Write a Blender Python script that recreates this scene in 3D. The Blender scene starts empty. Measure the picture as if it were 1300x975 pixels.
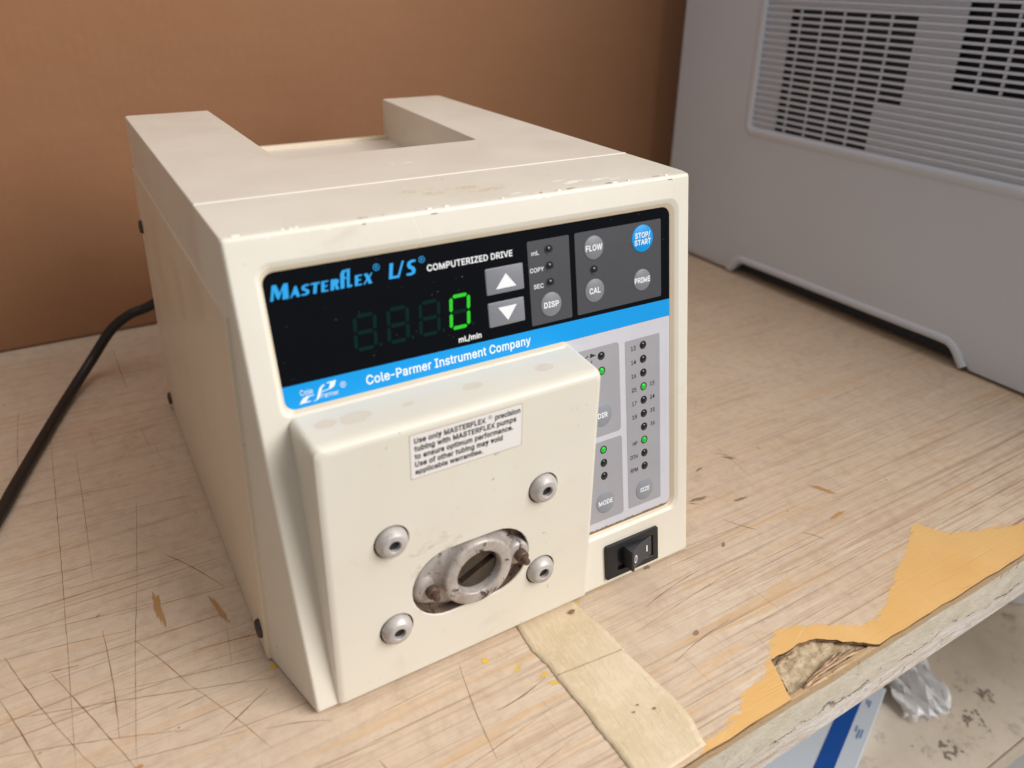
import bpy, bmesh, math, random
from mathutils import Vector, Matrix
from mathutils.geometry import tessellate_polygon
random.seed(7)
R = math.radians
C = bpy.context.scene.collection
scene = bpy.context.scene

# ------------------------------------------------------------------ camera
CAM = Vector((-.04313, -.22819, .27772))
yaw, pitch, roll = .54813, -.42046, .019394
fwd = Vector((math.sin(yaw) * math.cos(pitch), math.cos(yaw) * math.cos(pitch), math.sin(pitch)))
r0 = Vector((math.cos(yaw), -math.sin(yaw), 0)); u0 = r0.cross(fwd)
rt = math.cos(roll) * r0 + math.sin(roll) * u0
up = -math.sin(roll) * r0 + math.cos(roll) * u0
cam = bpy.data.cameras.new('camera'); camo = bpy.data.objects.new('camera', cam); C.objects.link(camo)
M = Matrix((rt, up, -fwd)).transposed().to_4x4(); M.translation = CAM
camo.matrix_world = M
cam.sensor_width = 36; cam.lens = 983.3636 / 1300 * 36
cam.shift_x = (650 - 655.29) / 1300; cam.shift_y = (403.52 - 487.5) / 1300
cam.clip_start = .01; cam.clip_end = 50
cam.dof.use_dof = True; cam.dof.focus_distance = .385; cam.dof.aperture_fstop = 7.5
scene.camera = camo

# ------------------------------------------------------------------ light
w = bpy.data.worlds.new('World'); scene.world = w; w.use_nodes = True
bg = w.node_tree.nodes['Background']; bg.inputs[0].default_value = (.97, .95, .95, 1); bg.inputs[1].default_value = .25
def area(name, loc, target, sx, sy, power, col):
    l = bpy.data.lights.new(name, 'AREA'); l.shape = 'RECTANGLE'; l.size = sx; l.size_y = sy
    l.energy = power; l.color = col
    o = bpy.data.objects.new(name, l); C.objects.link(o); o.location = loc
    o.rotation_euler = (Vector(target) - Vector(loc)).to_track_quat('-Z', 'Y').to_euler()
    return o
area('window_light', (1.06, -1.06, 1.08), (.25, 0, .03), 1.35, 1.15, 47, (1, .975, .95))
area('ceiling_light', (.2, .1, 2.2), (.2, .1, 0), 1.6, 1.6, 10, (1, .94, .93))
scene.view_settings.view_transform = 'Standard'; scene.view_settings.look = 'None'
scene.view_settings.exposure = 0; scene.view_settings.gamma = 1
try:
    scene.cycles.use_denoising = True; scene.cycles.max_bounces = 8
except Exception: pass

# ------------------------------------------------------------------ helpers
def s2l(r, g, b):
    f = lambda c: (c / 255 / 12.92) if c / 255 <= .04045 else ((c / 255 + .055) / 1.055) ** 2.4
    return (f(r), f(g), f(b), 1)
class NT:
    def __init__(s, name):
        s.m = bpy.data.materials.new(name); s.m.use_nodes = True
        s.t = s.m.node_tree; s.b = s.t.nodes['Principled BSDF']
        s.co = s.t.nodes.new('ShaderNodeTexCoord').outputs['Object']
    def lk(s, a, b): s.t.links.new(a, b)
    def inp(s, sock, v):
        if hasattr(v, 'links'): s.lk(v, sock)
        else: sock.default_value = v
    def map(s, sc=(1, 1, 1), rot=(0, 0, 0), loc=(0, 0, 0)):
        n = s.t.nodes.new('ShaderNodeMapping'); n.inputs['Scale'].default_value = sc
        n.inputs['Rotation'].default_value = rot; n.inputs['Location'].default_value = loc
        s.lk(s.co, n.inputs['Vector']); return n.outputs[0]
    def rotscale(s, ang, sc, loc=(0, 0, 0)):      # rotate first, then stretch
        a = s.t.nodes.new('ShaderNodeMapping'); a.inputs['Rotation'].default_value = (0, 0, ang); a.inputs['Location'].default_value = loc
        s.lk(s.co, a.inputs['Vector'])
        b = s.t.nodes.new('ShaderNodeMapping'); b.inputs['Scale'].default_value = sc
        s.lk(a.outputs[0], b.inputs['Vector']); return b.outputs[0]
    def noise(s, scale=1, det=3, rough=.55, vec=None, dist=0):
        n = s.t.nodes.new('ShaderNodeTexNoise'); n.inputs['Scale'].default_value = scale
        n.inputs['Detail'].default_value = det; n.inputs['Roughness'].default_value = rough
        n.inputs['Distortion'].default_value = dist
        s.lk(vec or s.co, n.inputs['Vector']); return n.outputs[0]
    def ramp(s, v, a, b, lo=0, hi=1):
        n = s.t.nodes.new('ShaderNodeMapRange'); n.clamp = True
        s.inp(n.inputs[0], v)
        for i, x in enumerate((a, b, lo, hi)): n.inputs[i + 1].default_value = x
        return n.outputs[0]
    def math(s, op, a, b=0, c=None):
        n = s.t.nodes.new('ShaderNodeMath'); n.operation = op
        s.inp(n.inputs[0], a); s.inp(n.inputs[1], b)
        if c is not None: s.inp(n.inputs[2], c)
        return n.outputs[0]
    def mix(s, f, a, b):
        n = s.t.nodes.new('ShaderNodeMix'); n.data_type = 'RGBA'
        s.inp(n.inputs[0], f); s.inp(n.inputs[6], a); s.inp(n.inputs[7], b); return n.outputs[2]
    def xyz(s):
        n = s.t.nodes.new('ShaderNodeSeparateXYZ'); s.lk(s.co, n.inputs[0]); return n.outputs
    def bump(s, h, strength=.2, dist=.0005, prev=None):
        n = s.t.nodes.new('ShaderNodeBump'); n.inputs['Strength'].default_value = strength
        n.inputs['Distance'].default_value = dist; s.lk(h, n.inputs['Height'])
        if prev: s.lk(prev, n.inputs['Normal'])
        s.lk(n.outputs[0], s.b.inputs['Normal']); return n.outputs[0]
    def base(s, c): s.inp(s.b.inputs['Base Color'], c)
    def set(s, rough=.5, metal=0, spec=.5, coat=0):
        s.inp(s.b.inputs['Roughness'], rough); s.b.inputs['Metallic'].default_value = metal
        s.b.inputs['Specular IOR Level'].default_value = spec; s.b.inputs['Coat Weight'].default_value = coat
        return s
def plain(name, col, rough=.5, metal=0, spec=.5, var=.06, scale=60, emit=0, coat=0):
    n = NT(name)
    c2 = tuple(x * (1 - var * 2) for x in col[:3]) + (1,)
    n.base(n.mix(n.noise(scale, 4), col, c2)); n.set(rough, metal, spec, coat)
    if emit:
        n.b.inputs['Emission Color'].default_value = col; n.b.inputs['Emission Strength'].default_value = emit
    return n.m

def paint(name, col, dirt, edge=False):
    n = NT(name)
    big = n.ramp(n.noise(9, 5, .6), .35, .75)
    sp = n.ramp(n.noise(420, 2, .5), .73, .77)             # tiny specks
    spm = n.math('MULTIPLY', sp, n.ramp(n.noise(30, 2), .5, .62))
    sm = n.ramp(n.noise(38, 6, .7, dist=.6), .60, .80)
    c = n.mix(n.math('MULTIPLY', big, .6), col, dirt)
    c = n.mix(n.math('MULTIPLY', sm, .30), c, s2l(176, 166, 148))
    c = n.mix(n.math('MULTIPLY', spm, .55), c, s2l(120, 105, 88))
    scr = n.ramp(n.noise(1, 2, .5, vec=n.rotscale(.5, (14, 900, 14))), .72, .76)
    scr = n.math('MULTIPLY', scr, n.ramp(n.noise(14, 2), .5, .6))
    c = n.mix(n.math('MULTIPLY', scr, .35), c, s2l(245, 242, 236))
    n.base(c)
    n.set(n.ramp(n.noise(25, 4), .3, .7, .30, .46), 0, .5)
    b = n.bump(n.noise(1500, 2), .05, .0002)
    n.bump(n.noise(45, 4), .06, .0006, b)
    return n.m
CREAM = paint('cream_paint', s2l(227, 222, 209), s2l(216, 207, 188))
CREAM2 = paint('cream_paint_cover', s2l(226, 219, 206), s2l(213, 203, 186))
CREAM3 = paint('cream_paint_base', s2l(226, 212, 190), s2l(214, 198, 172))

def link(name, me, mat, parent=None, smooth=True, ang=32, wn=False):
    o = bpy.data.objects.new(name, me); C.objects.link(o)
    if mat is not None and not me.materials: me.materials.append(mat)
    if smooth and len(me.polygons):
        me.polygons.foreach_set('use_smooth', [True] * len(me.polygons)); me.set_sharp_from_angle(angle=R(ang))
    if wn:
        md = o.modifiers.new('wn', 'WEIGHTED_NORMAL'); md.keep_sharp = True; md.weight = 80
    if parent is not None: o.parent = parent
    return o
def obj(name, bm, mat, parent=None, **k):
    me = bpy.data.meshes.new(name); bmesh.ops.recalc_face_normals(bm, faces=bm.faces); bm.to_mesh(me); bm.free()
    return link(name, me, mat, parent, **k)
def tag(o, label=None, cat=None, group=None, kind=None):
    if label: o['label'] = label
    if cat: o['category'] = cat
    if group: o['group'] = group
    if kind: o['kind'] = kind
    return o
def empty(name, loc=(0, 0, 0)):
    o = bpy.data.objects.new(name, None); C.objects.link(o); o.location = loc; o.empty_display_size = .02; return o
def box(bm, x0, x1, y0, y1, z0, z1, bev=0, seg=2, T=None):
    ret = bmesh.ops.create_cube(bm, size=1)
    for v in ret['verts']:
        v.co = Vector((x0 + (v.co.x + .5) * (x1 - x0), y0 + (v.co.y + .5) * (y1 - y0), z0 + (v.co.z + .5) * (z1 - z0)))
    vs = ret['verts']
    if bev:
        es = list({e for v in ret['verts'] for e in v.link_edges})
        r = bmesh.ops.bevel(bm, geom=es, offset=bev, segments=seg, profile=.5, affect='EDGES')
        vs = [v for v in bm.verts] if T is None else list({v for f in r['faces'] for v in f.verts} | {v for v in ret['verts'] if v.is_valid})
    if T:
        for v in vs:
            if v.is_valid: v.co = T(*v.co)
    return bm
def rpoly(pts, rad, n=6):
    """rounded polygon: pts [(x,y)], rad a number or a list"""
    out = []; N = len(pts)
    for i, p in enumerate(pts):
        r = rad[i] if isinstance(rad, (list, tuple)) else rad
        p = Vector(p); a = Vector(pts[i - 1]); b = Vector(pts[(i + 1) % N])
        d1 = (a - p).normalized(); d2 = (b - p).normalized()
        an = d1.angle(d2)
        t = r / math.tan(an / 2); p1 = p + d1 * t; p2 = p + d2 * t
        c = p + (d1 + d2).normalized() * (r / math.sin(an / 2))
        a1 = math.atan2(p1.y - c.y, p1.x - c.x); a2 = math.atan2(p2.y - c.y, p2.x - c.x)
        da = (a2 - a1 + math.pi) % (2 * math.pi) - math.pi
        for k in range(n + 1):
            aa = a1 + da * k / n; out.append((c.x + r * math.cos(aa), c.y + r * math.sin(aa)))
    return out
def rrect(x0, x1, y0, y1, r, n=6): return rpoly([(x0, y0), (x1, y0), (x1, y1), (x0, y1)], r, n)
def circ(cx, cy, r, n=32, ph=0): return [(cx + r * math.cos(2 * math.pi * k / n + ph), cy + r * math.sin(2 * math.pi * k / n + ph)) for k in range(n)]
def loft(bm, rings, cap0=False, cap1=False, close=True):
    vs = [[bm.verts.new(p) for p in r] for r in rings]
    for a, b in zip(vs, vs[1:]):
        n = len(a)
        for i in range(n if close else n - 1):
            j = (i + 1) % n
            bm.faces.new((a[i], a[j], b[j], b[i]))
    if cap0: bm.faces.new(vs[0])
    if cap1: bm.faces.new(vs[-1][::-1])
    return vs
def fill_holes(bm, loops3, vlists):
    """tessellate polygon with holes using existing bmesh verts"""
    tris = tessellate_polygon([[Vector(p) for p in l] for l in loops3])
    flat = [v for l in vlists for v in l]
    for t in tris:
        try: bm.faces.new([flat[i] for i in t])
        except ValueError: pass
def tube(bm, pts, r, n=10, taper=None):
    rings = []; prev = None
    for i, p in enumerate(pts):
        p = Vector(p)
        d = (Vector(pts[min(i + 1, len(pts) - 1)]) - Vector(pts[max(i - 1, 0)])).normalized()
        a = d.cross(Vector((0, 0, 1)))
        if a.length < .01: a = d.cross(Vector((1, 0, 0)))
        a.normalize(); b = d.cross(a)
        rr = r * (taper(i / (len(pts) - 1)) if taper else 1)
        rings.append([p + rr * (a * math.cos(2 * math.pi * k / n) + b * math.sin(2 * math.pi * k / n)) for k in range(n)])
    loft(bm, rings, True, True)
def spline(pts, n=8):
    out = []; P = [Vector(p) for p in pts]; P = [2 * P[0] - P[1]] + P + [2 * P[-1] - P[-2]]
    for i in range(1, len(P) - 2):
        for k in range(n):
            t = k / n; a, b, c, d = P[i - 1], P[i], P[i + 1], P[i + 2]
            out.append(.5 * ((2 * b) + (c - a) * t + (2 * a - 5 * b + 4 * c - d) * t * t + (3 * b - a - 3 * c + d) * t ** 3))
    out.append(P[-2]); return out

# ------------------------------------------------------------------ drive dimensions (metres; panel helpers in mm)
H, S, E0, YS, D, ZL, YL = .19406, .03443, .00148, .0820, .2935, .1644, .0373
Lp = math.hypot(S, H - E0)
ev = Vector((0, S, H - E0)) / Lp; inn = Vector((0, H - E0, -S)) / Lp
KT = .00027
def P(u, v, off=0):
    """point on the tilted front: u across, v up the slope, off inwards (all mm)"""
    k = 1 - KT * (Lp * 1000 - v); x = 105 + (u - 105) * k
    return Vector((x / 1000, 0, E0)) + ev * (v / 1000) + inn * (off / 1000)

drive = empty('pump_drive')
tag(drive, 'cream benchtop pump drive with black digital display, blue stripe and square mounting face', 'pump drive')

# ------------------------------------------------------------------ bench
BY = -.0912
def bench_mat():
    n = NT('worn_wood_print_laminate')
    X = n.xyz()
    big = n.ramp(n.noise(5, 4, .6), .32, .7)
    c = n.mix(big, s2l(219, 200, 178), s2l(209, 186, 160))
    mott = n.ramp(n.noise(140, 5, .7), .45, .75)
    c = n.mix(n.math('MULTIPLY', mott, .30), c, s2l(160, 134, 112))
    mott2 = n.ramp(n.noise(38, 6, .78, dist=1.2), .50, .72)
    c = n.mix(n.math('MULTIPLY', mott2, .28), c, s2l(156, 128, 108))
    # wear grows towards the front right
    zone = n.math('ADD', n.math('MULTIPLY', n.math('MINIMUM', X[0], .30), 1.3), n.math('MULTIPLY', X[1], -5.2))
    zone = n.ramp(n.math('ADD', zone, n.math('MULTIPLY', n.math('SUBTRACT', n.noise(14, 3), .5), 1.2)), .12, .95)
    # printed grain streaks along x
    g1 = n.ramp(n.noise(1, 4, .6, vec=n.map((7, 260, 1)), dist=.4), .52, .68)
    g2 = n.ramp(n.noise(1, 3, .6, vec=n.map((4, 620, 1), loc=(3, 7, 0))), .53, .64)
    c = n.mix(n.math('MULTIPLY', g1, n.ramp(zone, 0, 1, .20, .85)), c, s2l(176, 140, 108))
    c = n.mix(n.math('MULTIPLY', g2, n.ramp(zone, 0, 1, .16, .75)), c, s2l(146, 112, 86))
    # pale worn-through flecks between the streaks
    p1 = n.ramp(n.noise(1, 4, .65, vec=n.map((30, 300, 1), loc=(9, 2, 0)), dist=.5), .52, .66)
    c = n.mix(n.math('MULTIPLY', p1, n.ramp(zone, 0, 1, .08, .75)), c, s2l(224, 211, 188))
    # orange substrate showing in streaks
    o1 = n.ramp(n.noise(1, 5, .65, vec=n.map((9, 120, 1), loc=(1, 5, 0)), dist=.8), .56, .64)
    c = n.mix(n.math('MULTIPLY', o1, n.ramp(zone, .05, 1, .28, .72)), c, s2l(210, 166, 110))
    # pale scuffs that cross the print
    for a, sd in ((.04, 3), (1.3, 8)):
        ps = n.ramp(n.noise(1, 3, .6, vec=n.rotscale(a, (16, 520, 1), (sd, sd * .3, 0)), dist=.3), .66, .76, 0, .22)
        c = n.mix(ps, c, s2l(226, 210, 188))
    # knife scratches
    cuts = None
    for k, (a, th, sl) in enumerate(((.02, .68, .7), (-.05, .69, .65), (.08, .70, .6), (1.52, .735, .5), (1.70, .745, .5), (.95, .765, .4), (-.75, .755, .4), (2.3, .765, .4))):
        m_ = n.ramp(n.noise(1, 1.5, .5, vec=n.rotscale(a, (7 + k, 650 - 30 * k, 1), (k * .37, k * .21, 0)), dist=.15), th, th + .03, 0, sl)
        cuts = m_ if cuts is None else n.math('MAXIMUM', cuts, m_)
    c = n.mix(n.math('MULTIPLY', cuts, .7), c, s2l(156, 116, 84))
    spots = n.math('MULTIPLY', n.ramp(n.noise(190, 2, .5), .74, .78), .7)
    c = n.mix(spots, c, s2l(98, 72, 56))
    # peeled margin: outline along the front edge with a jagged rim
    fc = n.t.nodes.new('ShaderNodeFloatCurve'); cv = fc.mapping.curves[0]
    raw = [(100, -92), (126, -92), (131, -88.8), (144.1, -86.3), (155.8, -84.8), (164.1, -78.5), (177.2, -77.8), (188.1, -70.9), (203.5, -61.5), (216.7, -66.4),
           (229.2, -71.9), (237.7, -78.5), (248.8, -81), (264, -76.4), (287.8, -65), (306, -58.4), (331.9, -45.6), (338.5, -60.1), (356.4, -67.3), (372, -73.6), (395, -78.7), (430, -70), (520, -80)]
    px = [(max(0, min(1, (a - 100) / 420)), (b + 100) / 100) for a, b in raw]
    cv.points[0].location = px[0]; cv.points[1].location = px[-1]
    for a, b in px[1:-1]: cv.points.new(a, b)
    for p_ in cv.points: p_.handle_type = 'VECTOR'
    fc.mapping.update()
    xin = n.math('ADD', X[0], n.math('MULTIPLY', n.math('SUBTRACT', n.noise(220, 3, .7), .5), .010))
    n.lk(n.ramp(xin, .1, .52), fc.inputs['Value'])
    yb = n.math('SUBTRACT', n.math('MULTIPLY', fc.outputs[0], .1), .1)
    jag = n.math('MULTIPLY', n.math('SUBTRACT', n.noise(1, 4, .75, vec=n.map((120, 420, 1))), .5), .012)
    dlt = n.math('SUBTRACT', n.math('ADD', yb, jag), X[1])
    mask = n.ramp(dlt, -.0001, .0003)
    oc = n.mix(n.ramp(n.noise(22, 4), .3, .7), s2l(228, 186, 124), s2l(221, 173, 104))
    osc = n.ramp(n.noise(1, 2, .5, vec=n.rotscale(-.35, (25, 900, 1))), .68, .73, 0, .5)
    oc = n.mix(n.ramp(n.noise(1, 3, .6, vec=n.rotscale(.3, (30, 260, 1), (2, 2, 0))), .62, .74, 0, .35), oc, s2l(196, 144, 84))
    oc = n.mix(n.ramp(n.noise(120, 3, .6), .69, .75, 0, .5), oc, s2l(160, 120, 76))
    oc = n.mix(osc, oc, s2l(236, 206, 158))
    rim = n.math('MULTIPLY', n.ramp(n.math('ABSOLUTE', dlt), .0007, 0), .35)
    c = n.mix(mask, c, oc)
    c = n.mix(rim, c, s2l(200, 160, 110))
    n.base(c)
    n.set(n.ramp(n.noise(60, 3), .3, .7, .48, .66), 0, .35)
    h = n.math('SUBTRACT', n.math('MULTIPLY', n.noise(500, 3), .25), n.math('ADD', n.math('MULTIPLY', cuts, 1.2), n.math('MULTIPLY', mask, .6)))
    h = n.math('SUBTRACT', h, n.math('MULTIPLY', g2, .25))
    n.bump(h, .35, .0004)
    return n.m
bench = empty('workbench', (0, 0, -.0375))
tag(bench, 'worn laminate workbench with scratched wood print and peeled orange front margin', 'workbench')
def put(o, par):                                              # keep world coordinates under a moved empty
    o.parent = par; o.location = -Vector(par.location) if o.location.length == 0 else o.location - par.location
    return o
X0, X1, Y1 = -.9, 1.3, .95
chip = [(.1800, BY), (.1826, -.0850), (.1850, -.0803), (.1872, -.0752), (.1884, -.0722), (.1935, -.0722), (.2005, -.0727), (.2070, -.0722), (.2125, -.0733), (.2170, -.0752), (.2215, -.0785), (.2270, -.0830), (.2330, -.0868), (.2385, BY)]
# denser jag on the chip outline
ch = []
for a, b in zip(chip, chip[1:]):
    for k in range(3):
        t = k / 3; jx = random.uniform(-.0004, .0004) if 0 < t else 0
        ch.append((a[0] + (b[0] - a[0]) * t + jx, a[1] + (b[1] - a[1]) * t + (jx * .8 if a[1] > BY + .001 else 0)))
ch.append(chip[-1])
fx = [X0 + (ch[0][0] - X0) * k / 90 for k in range(90)]
def fy(x): return BY + .00035 * math.sin(x * 230) * math.sin(x * 71 + 1) + random.uniform(-.00012, .00012)
left_edge = [(x, fy(x)) for x in fx]
right_edge = [(ch[-1][0] + (X1 - ch[-1][0]) * k / 110, fy(k * .01)) for k in range(1, 111)]
outline = left_edge + ch + right_edge + [(X1, Y1), (X0, Y1)]
bm = bmesh.new()
LT = .0015
top = [bm.verts.new((x, y, 0)) for x, y in outline]; bot = [bm.verts.new((x, y, -LT)) for x, y in outline]
fill_holes(bm, [[(x, y, 0) for x, y in outline]], [top])
for i in range(len(top)):
    j = (i + 1) % len(top); bm.faces.new((top[i], top[j], bot[j], bot[i]))
bmat = bench_mat()
o = obj('laminate_sheet', bm, None, smooth=False)
n = NT('laminate_edge'); n.base(n.mix(n.ramp(n.noise(1, 3, vec=n.map((60, 60, 900))), .4, .6), s2l(168, 128, 84), s2l(84, 60, 44))); n.set(.7)
o.data.materials.append(bmat); o.data.materials.append(n.m)
for p_ in o.data.polygons:
    if abs(p_.normal.z) < .5: p_.material_index = 1
put(o, bench)
# crumbly core
n = NT('particle_board_core')
c = n.mix(n.ramp(n.noise(260, 5, .7), .35, .65), s2l(216, 198, 166), s2l(180, 156, 124))
c = n.mix(n.ramp(n.noise(1, 4, .7, vec=n.map((70, 420, 420)), dist=1), .56, .66, 0, .6), c, s2l(116, 84, 66))
n.base(c); n.set(.85, 0, .2); n.bump(n.noise(380, 5, .8), .9, .0012)
CORE = n.m
bm = bmesh.new()
nx, ny = 60, 22
gv = [[bm.verts.new((.176 + .066 * i / nx, BY + .0006 + (.0225) * j / ny, -.0016 - (.0016 * (1 - j / ny)) - .0006 * random.random() - (.0006 if (i // 9 + j // 3) % 2 else 0))) for j in range(ny + 1)] for i in range(nx + 1)]
for i in range(nx):
    for j in range(ny): bm.faces.new((gv[i][j], gv[i + 1][j], gv[i + 1][j + 1], gv[i][j + 1]))
put(obj('chipped_core', bm, CORE, ang=60), bench)
bm = bmesh.new(); box(bm, X0 + .001, X1 - .001, BY + .0033, Y1 - .001, -.0375, -LT - .0035)
put(obj('core_board', bm, CORE, smooth=False), bench)
# splinters lying in the chip
n = NT('splintered_wood'); n.base(n.mix(n.ramp(n.noise(1, 3, vec=n.map((60, 900, 900))), .4, .6), s2l(196, 166, 130), s2l(104, 74, 60))); n.set(.8); SPL = n.m
for k, (xa, ya, xb, yb, wd) in enumerate(((.190, -.0892, .2225, -.0843, .0017), (.194, -.0876, .2185, -.0838, .0011), (.1875, -.0745, .203, -.0733, .0010), (.1830, -.0868, .1876, -.0765, .0009), (.205, -.0872, .229, -.0862, .0012), (.1885, -.0903, .2120, -.0897, .0009), (.208, -.0902, .2340, -.0893, .0008), (.214, -.0850, .2330, -.0888, .0010))):
    bm = bmesh.new(); a = Vector((xa, ya, 0)); b = Vector((xb, yb, 0)); d = (b - a).normalized(); s_ = Vector((-d.y, d.x, 0))
    rg = []
    for q in range(9):
        t = q / 8; wv = wd * math.sin(math.pi * (t * .86 + .07)) * (.7 + .5 * random.random()); p_ = a + (b - a) * t
        z = -.0016 - .0010 * abs(math.sin(k + t * 3))
        rg.append([p_ + s_ * wv + Vector((0, 0, z)), p_ + Vector((0, 0, z + .0008)), p_ - s_ * wv + Vector((0, 0, z)), p_ + Vector((0, 0, z - .0012))])
    loft(bm, rg, True, True); put(obj('splinter', bm, SPL, smooth=False), bench)
# front edge band
n = NT('filled_front_edge')
X = n.xyz()
zn = n.math('ADD', X[2], n.math('MULTIPLY', n.math('SUBTRACT', n.noise(1, 5, .7, vec=n.map((26, 26, 60))), .5), .022))
c = n.mix(n.ramp(n.noise(1, 5, .7, vec=n.map((60, 60, 160)), dist=.5), .3, .7), s2l(218, 208, 190), s2l(196, 184, 162))
lowm = n.ramp(zn, -.0225, -.0255)
low = n.mix(n.ramp(n.noise(1, 5, .7, vec=n.map((40, 40, 300)), dist=1.5), .42, .68), s2l(222, 214, 206), s2l(186, 164, 138))
c = n.mix(lowm, c, low)
crk = n.math('MULTIPLY', n.ramp(n.math('ABSOLUTE', n.math('ADD', zn, .0235)), .0009, 0), n.ramp(n.noise(1, 3, vec=n.map((40, 40, 40))), .46, .60))
c = n.mix(n.math('MULTIPLY', crk, .8), c, s2l(92, 80, 70))
topm = n.ramp(n.math('ADD', X[2], n.math('MULTIPLY', n.noise(18, 3), .006)), -.0036, -.0030)
c = n.mix(n.math('MULTIPLY', topm, .75), c, s2l(178, 140, 92))
sp = n.math('MULTIPLY', n.ramp(n.noise(160, 4, .7), .60, .70), n.ramp(n.noise(16, 2), .48, .62))
c = n.mix(sp, c, s2l(108, 100, 92))
n.base(c); n.set(.75, 0, .3)
n.bump(n.math('SUBTRACT', n.noise(1, 5, .75, vec=n.map((180, 180, 300))), n.math('MULTIPLY', crk, 2)), .7, .0010)
bm = bmesh.new(); box(bm, X0, X1, BY + .0004, BY + .0030, -.0372, -LT - .0003, .0006, 2)
o = obj('edge_band', bm, n.m, wn=True); o.location = (0, 0, 0); put(o, bench)
# knife cuts and gouges that can be told apart: thin slivers, one mesh
SCR = NT('cut_mark'); SCR.base(SCR.mix(SCR.ramp(SCR.noise(90, 3), .35, .65), s2l(168, 130, 98), s2l(132, 98, 72))); SCR.set(.8, 0, .2)
segs = [((-78, 300), (-80, 20), .55), ((-39, 190), (-47, 120), .5), ((-47, 120), (-60, 14), .5), ((-65.5, 262), (-65.9, 128), .45), ((-32.7, 133.4), (-11, 93.8), .8), ((-64.8, 93.3), (-64.3, 29.5), .75),
        ((-53.2, 80.2), (-36, 42), .6), ((-36, 42), (-14, -4), .5), ((-103, 97.5), (-77, 28), .7), ((-77, 28), (-60, -8), .7), ((-86, 78), (-60, 12), .8), ((-104.5, 73), (-88, 20), .8),
        ((-105, 147.7), (-40, 140), .5), ((-105, 133), (-10, 124), .45), ((-105, 124), (-62, 123), .6), ((67.6, -3.7), (59.5, -53), .7), ((-105, 96), (-54, 87), .55), ((-105, 81.7), (-4, 75), .5),
        ((-105, 62.2), (-3.8, 28), .7), ((-75.5, 76.6), (-87.3, 79), 1.3), ((-42.7, 32.6), (-30, 34), .8), ((-105, 44), (-40, 20), .6), ((98.9, 21.5), (104, 3), .6), ((-30, 12), (-8, 24), 1.0),
        ((-100, 55), (-20, 48), .45), ((-104, 110), (-30, 98), .5), ((-70, 56), (0, 40), .5), ((-60, 100), (-4, 92), .5), ((-14, 5), (10, -4), .7), ((20, -30), (26, -52), .8),
        ((-90, 24), (-20, 8), .5), ((-30, 60), (-4, 56), .9), ((160, -20), (200, -14), .8), ((240, 10), (250, -6), 1.0), ((232, 30), (238, 26), 1.4), ((270, -20), (276, -30), .9),
        ((283, 60), (289, 50), 1.2), ((-95, 330), (-96, 250), .6), ((-30, 400), (-28, 330), .9), ((8, 400), (10, 340), .7), ((-105, 215), (-40, 206), .6), ((-70, 186), (-12, 178), .5), ((212, 62), (222, 74), .9),
        ((150, -52), (190, -46), .6), ((146, -30), (230, -22), .5), ((90, -60), (40, -66), .6), ((96, -30), (70, -34), .9), ((88, -44), (30, -52), .5)]
bm = bmesh.new()
for (a, b, wd) in segs:
    a = Vector((a[0], a[1], 0)) / 1000; b = Vector((b[0], b[1], 0)) / 1000; d = b - a; L_ = d.length; d.normalize(); s_ = Vector((-d.y, d.x, 0))
    nn = max(6, int(L_ / .004)); prev = None; wob = random.uniform(-1, 1) * .0012
    for k in range(nn + 1):
        t = k / nn; ww = wd * .00030 * (math.sin(math.pi * min(.98, max(.02, t))) ** .4) * random.uniform(.45, 1.15)
        p_ = a + d * L_ * t + s_ * (wob * math.sin(t * math.pi) + random.uniform(-1, 1) * .00012) + Vector((0, 0, .00006))
        cur = (bm.verts.new(p_ + s_ * ww), bm.verts.new(p_ - s_ * ww))
        if prev: bm.faces.new((prev[0], prev[1], cur[1], cur[0]))
        prev = cur
o = put(obj('knife_cuts', bm, SCR.m, smooth=False), bench); tag(o, kind='stuff')
def patch(name, cx, cy, lx, ly, mat, z, ang=0, n=22, jag=.25, par=None, T=None):
    bm = bmesh.new(); vs = []
    for k in range(n):
        a = 2 * math.pi * k / n; rr = 1 + random.uniform(-jag, jag)
        x = lx * math.cos(a) * rr; y = ly * math.sin(a) * rr
        x, y = x * math.cos(ang) - y * math.sin(ang), x * math.sin(ang) + y * math.cos(ang)
        vs.append(bm.verts.new(T(cx + x, cy + y) if T else (cx + x, cy + y, z)))
    bm.faces.new(vs); return obj(name, bm, mat, par, smooth=False)
GOUGE = plain('bare_tan_wood', s2l(196, 150, 98), .75, var=.12)
YEL = plain('yellow_paint_fleck', s2l(226, 188, 70), .6)
DRK = plain('dark_scuff', s2l(150, 126, 104), .7)
for (x, y, lx, ly, a) in ((-.0410, .0955, .0016, .0115, .05), (-.0165, .0800, .0011, .0100, .20), (-.0600, .0125, .0026, .0012, .3), (.312, .0, .008, .0016, -1.1), (.300, -.02, .006, .0012, .1)):
    put(patch('gouge', x, y, lx, ly, GOUGE, .00010, a, jag=.35), bench)
for (x, y, lx, ly, a) in ((.0965, -.0285, .002, .0009, .2), (.088, -.020, .0022, .0007, .3), (.078, -.009, .0012, .0015, .3), (.132, -.0010, .0016, .0011, .2), (.148, .002, .0022, .0008, .2), (-.0030, .0345, .0022, .0013, .4), (.098, -.034, .003, .0008, -.4)):
    put(patch('paint_fleck', x, y, lx, ly, YEL, .00011, a, jag=.45), bench)
for (x, y, lx, ly, a) in ((.241, .030, .0060, .0011, -.15), (.262, .018, .0045, .0009, -.1), (.287, .052, .004, .0011, -.7), (.262, .052, .0030, .0008, .2), (.178, .0010, .002, .0013, .3), (.225, -.006, .0022, .0008, .6), (.170, -.044, .0018, .0010, .3)):
    put(patch('scuff', x, y, lx, ly, DRK, .00009, a, jag=.4), bench)

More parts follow.
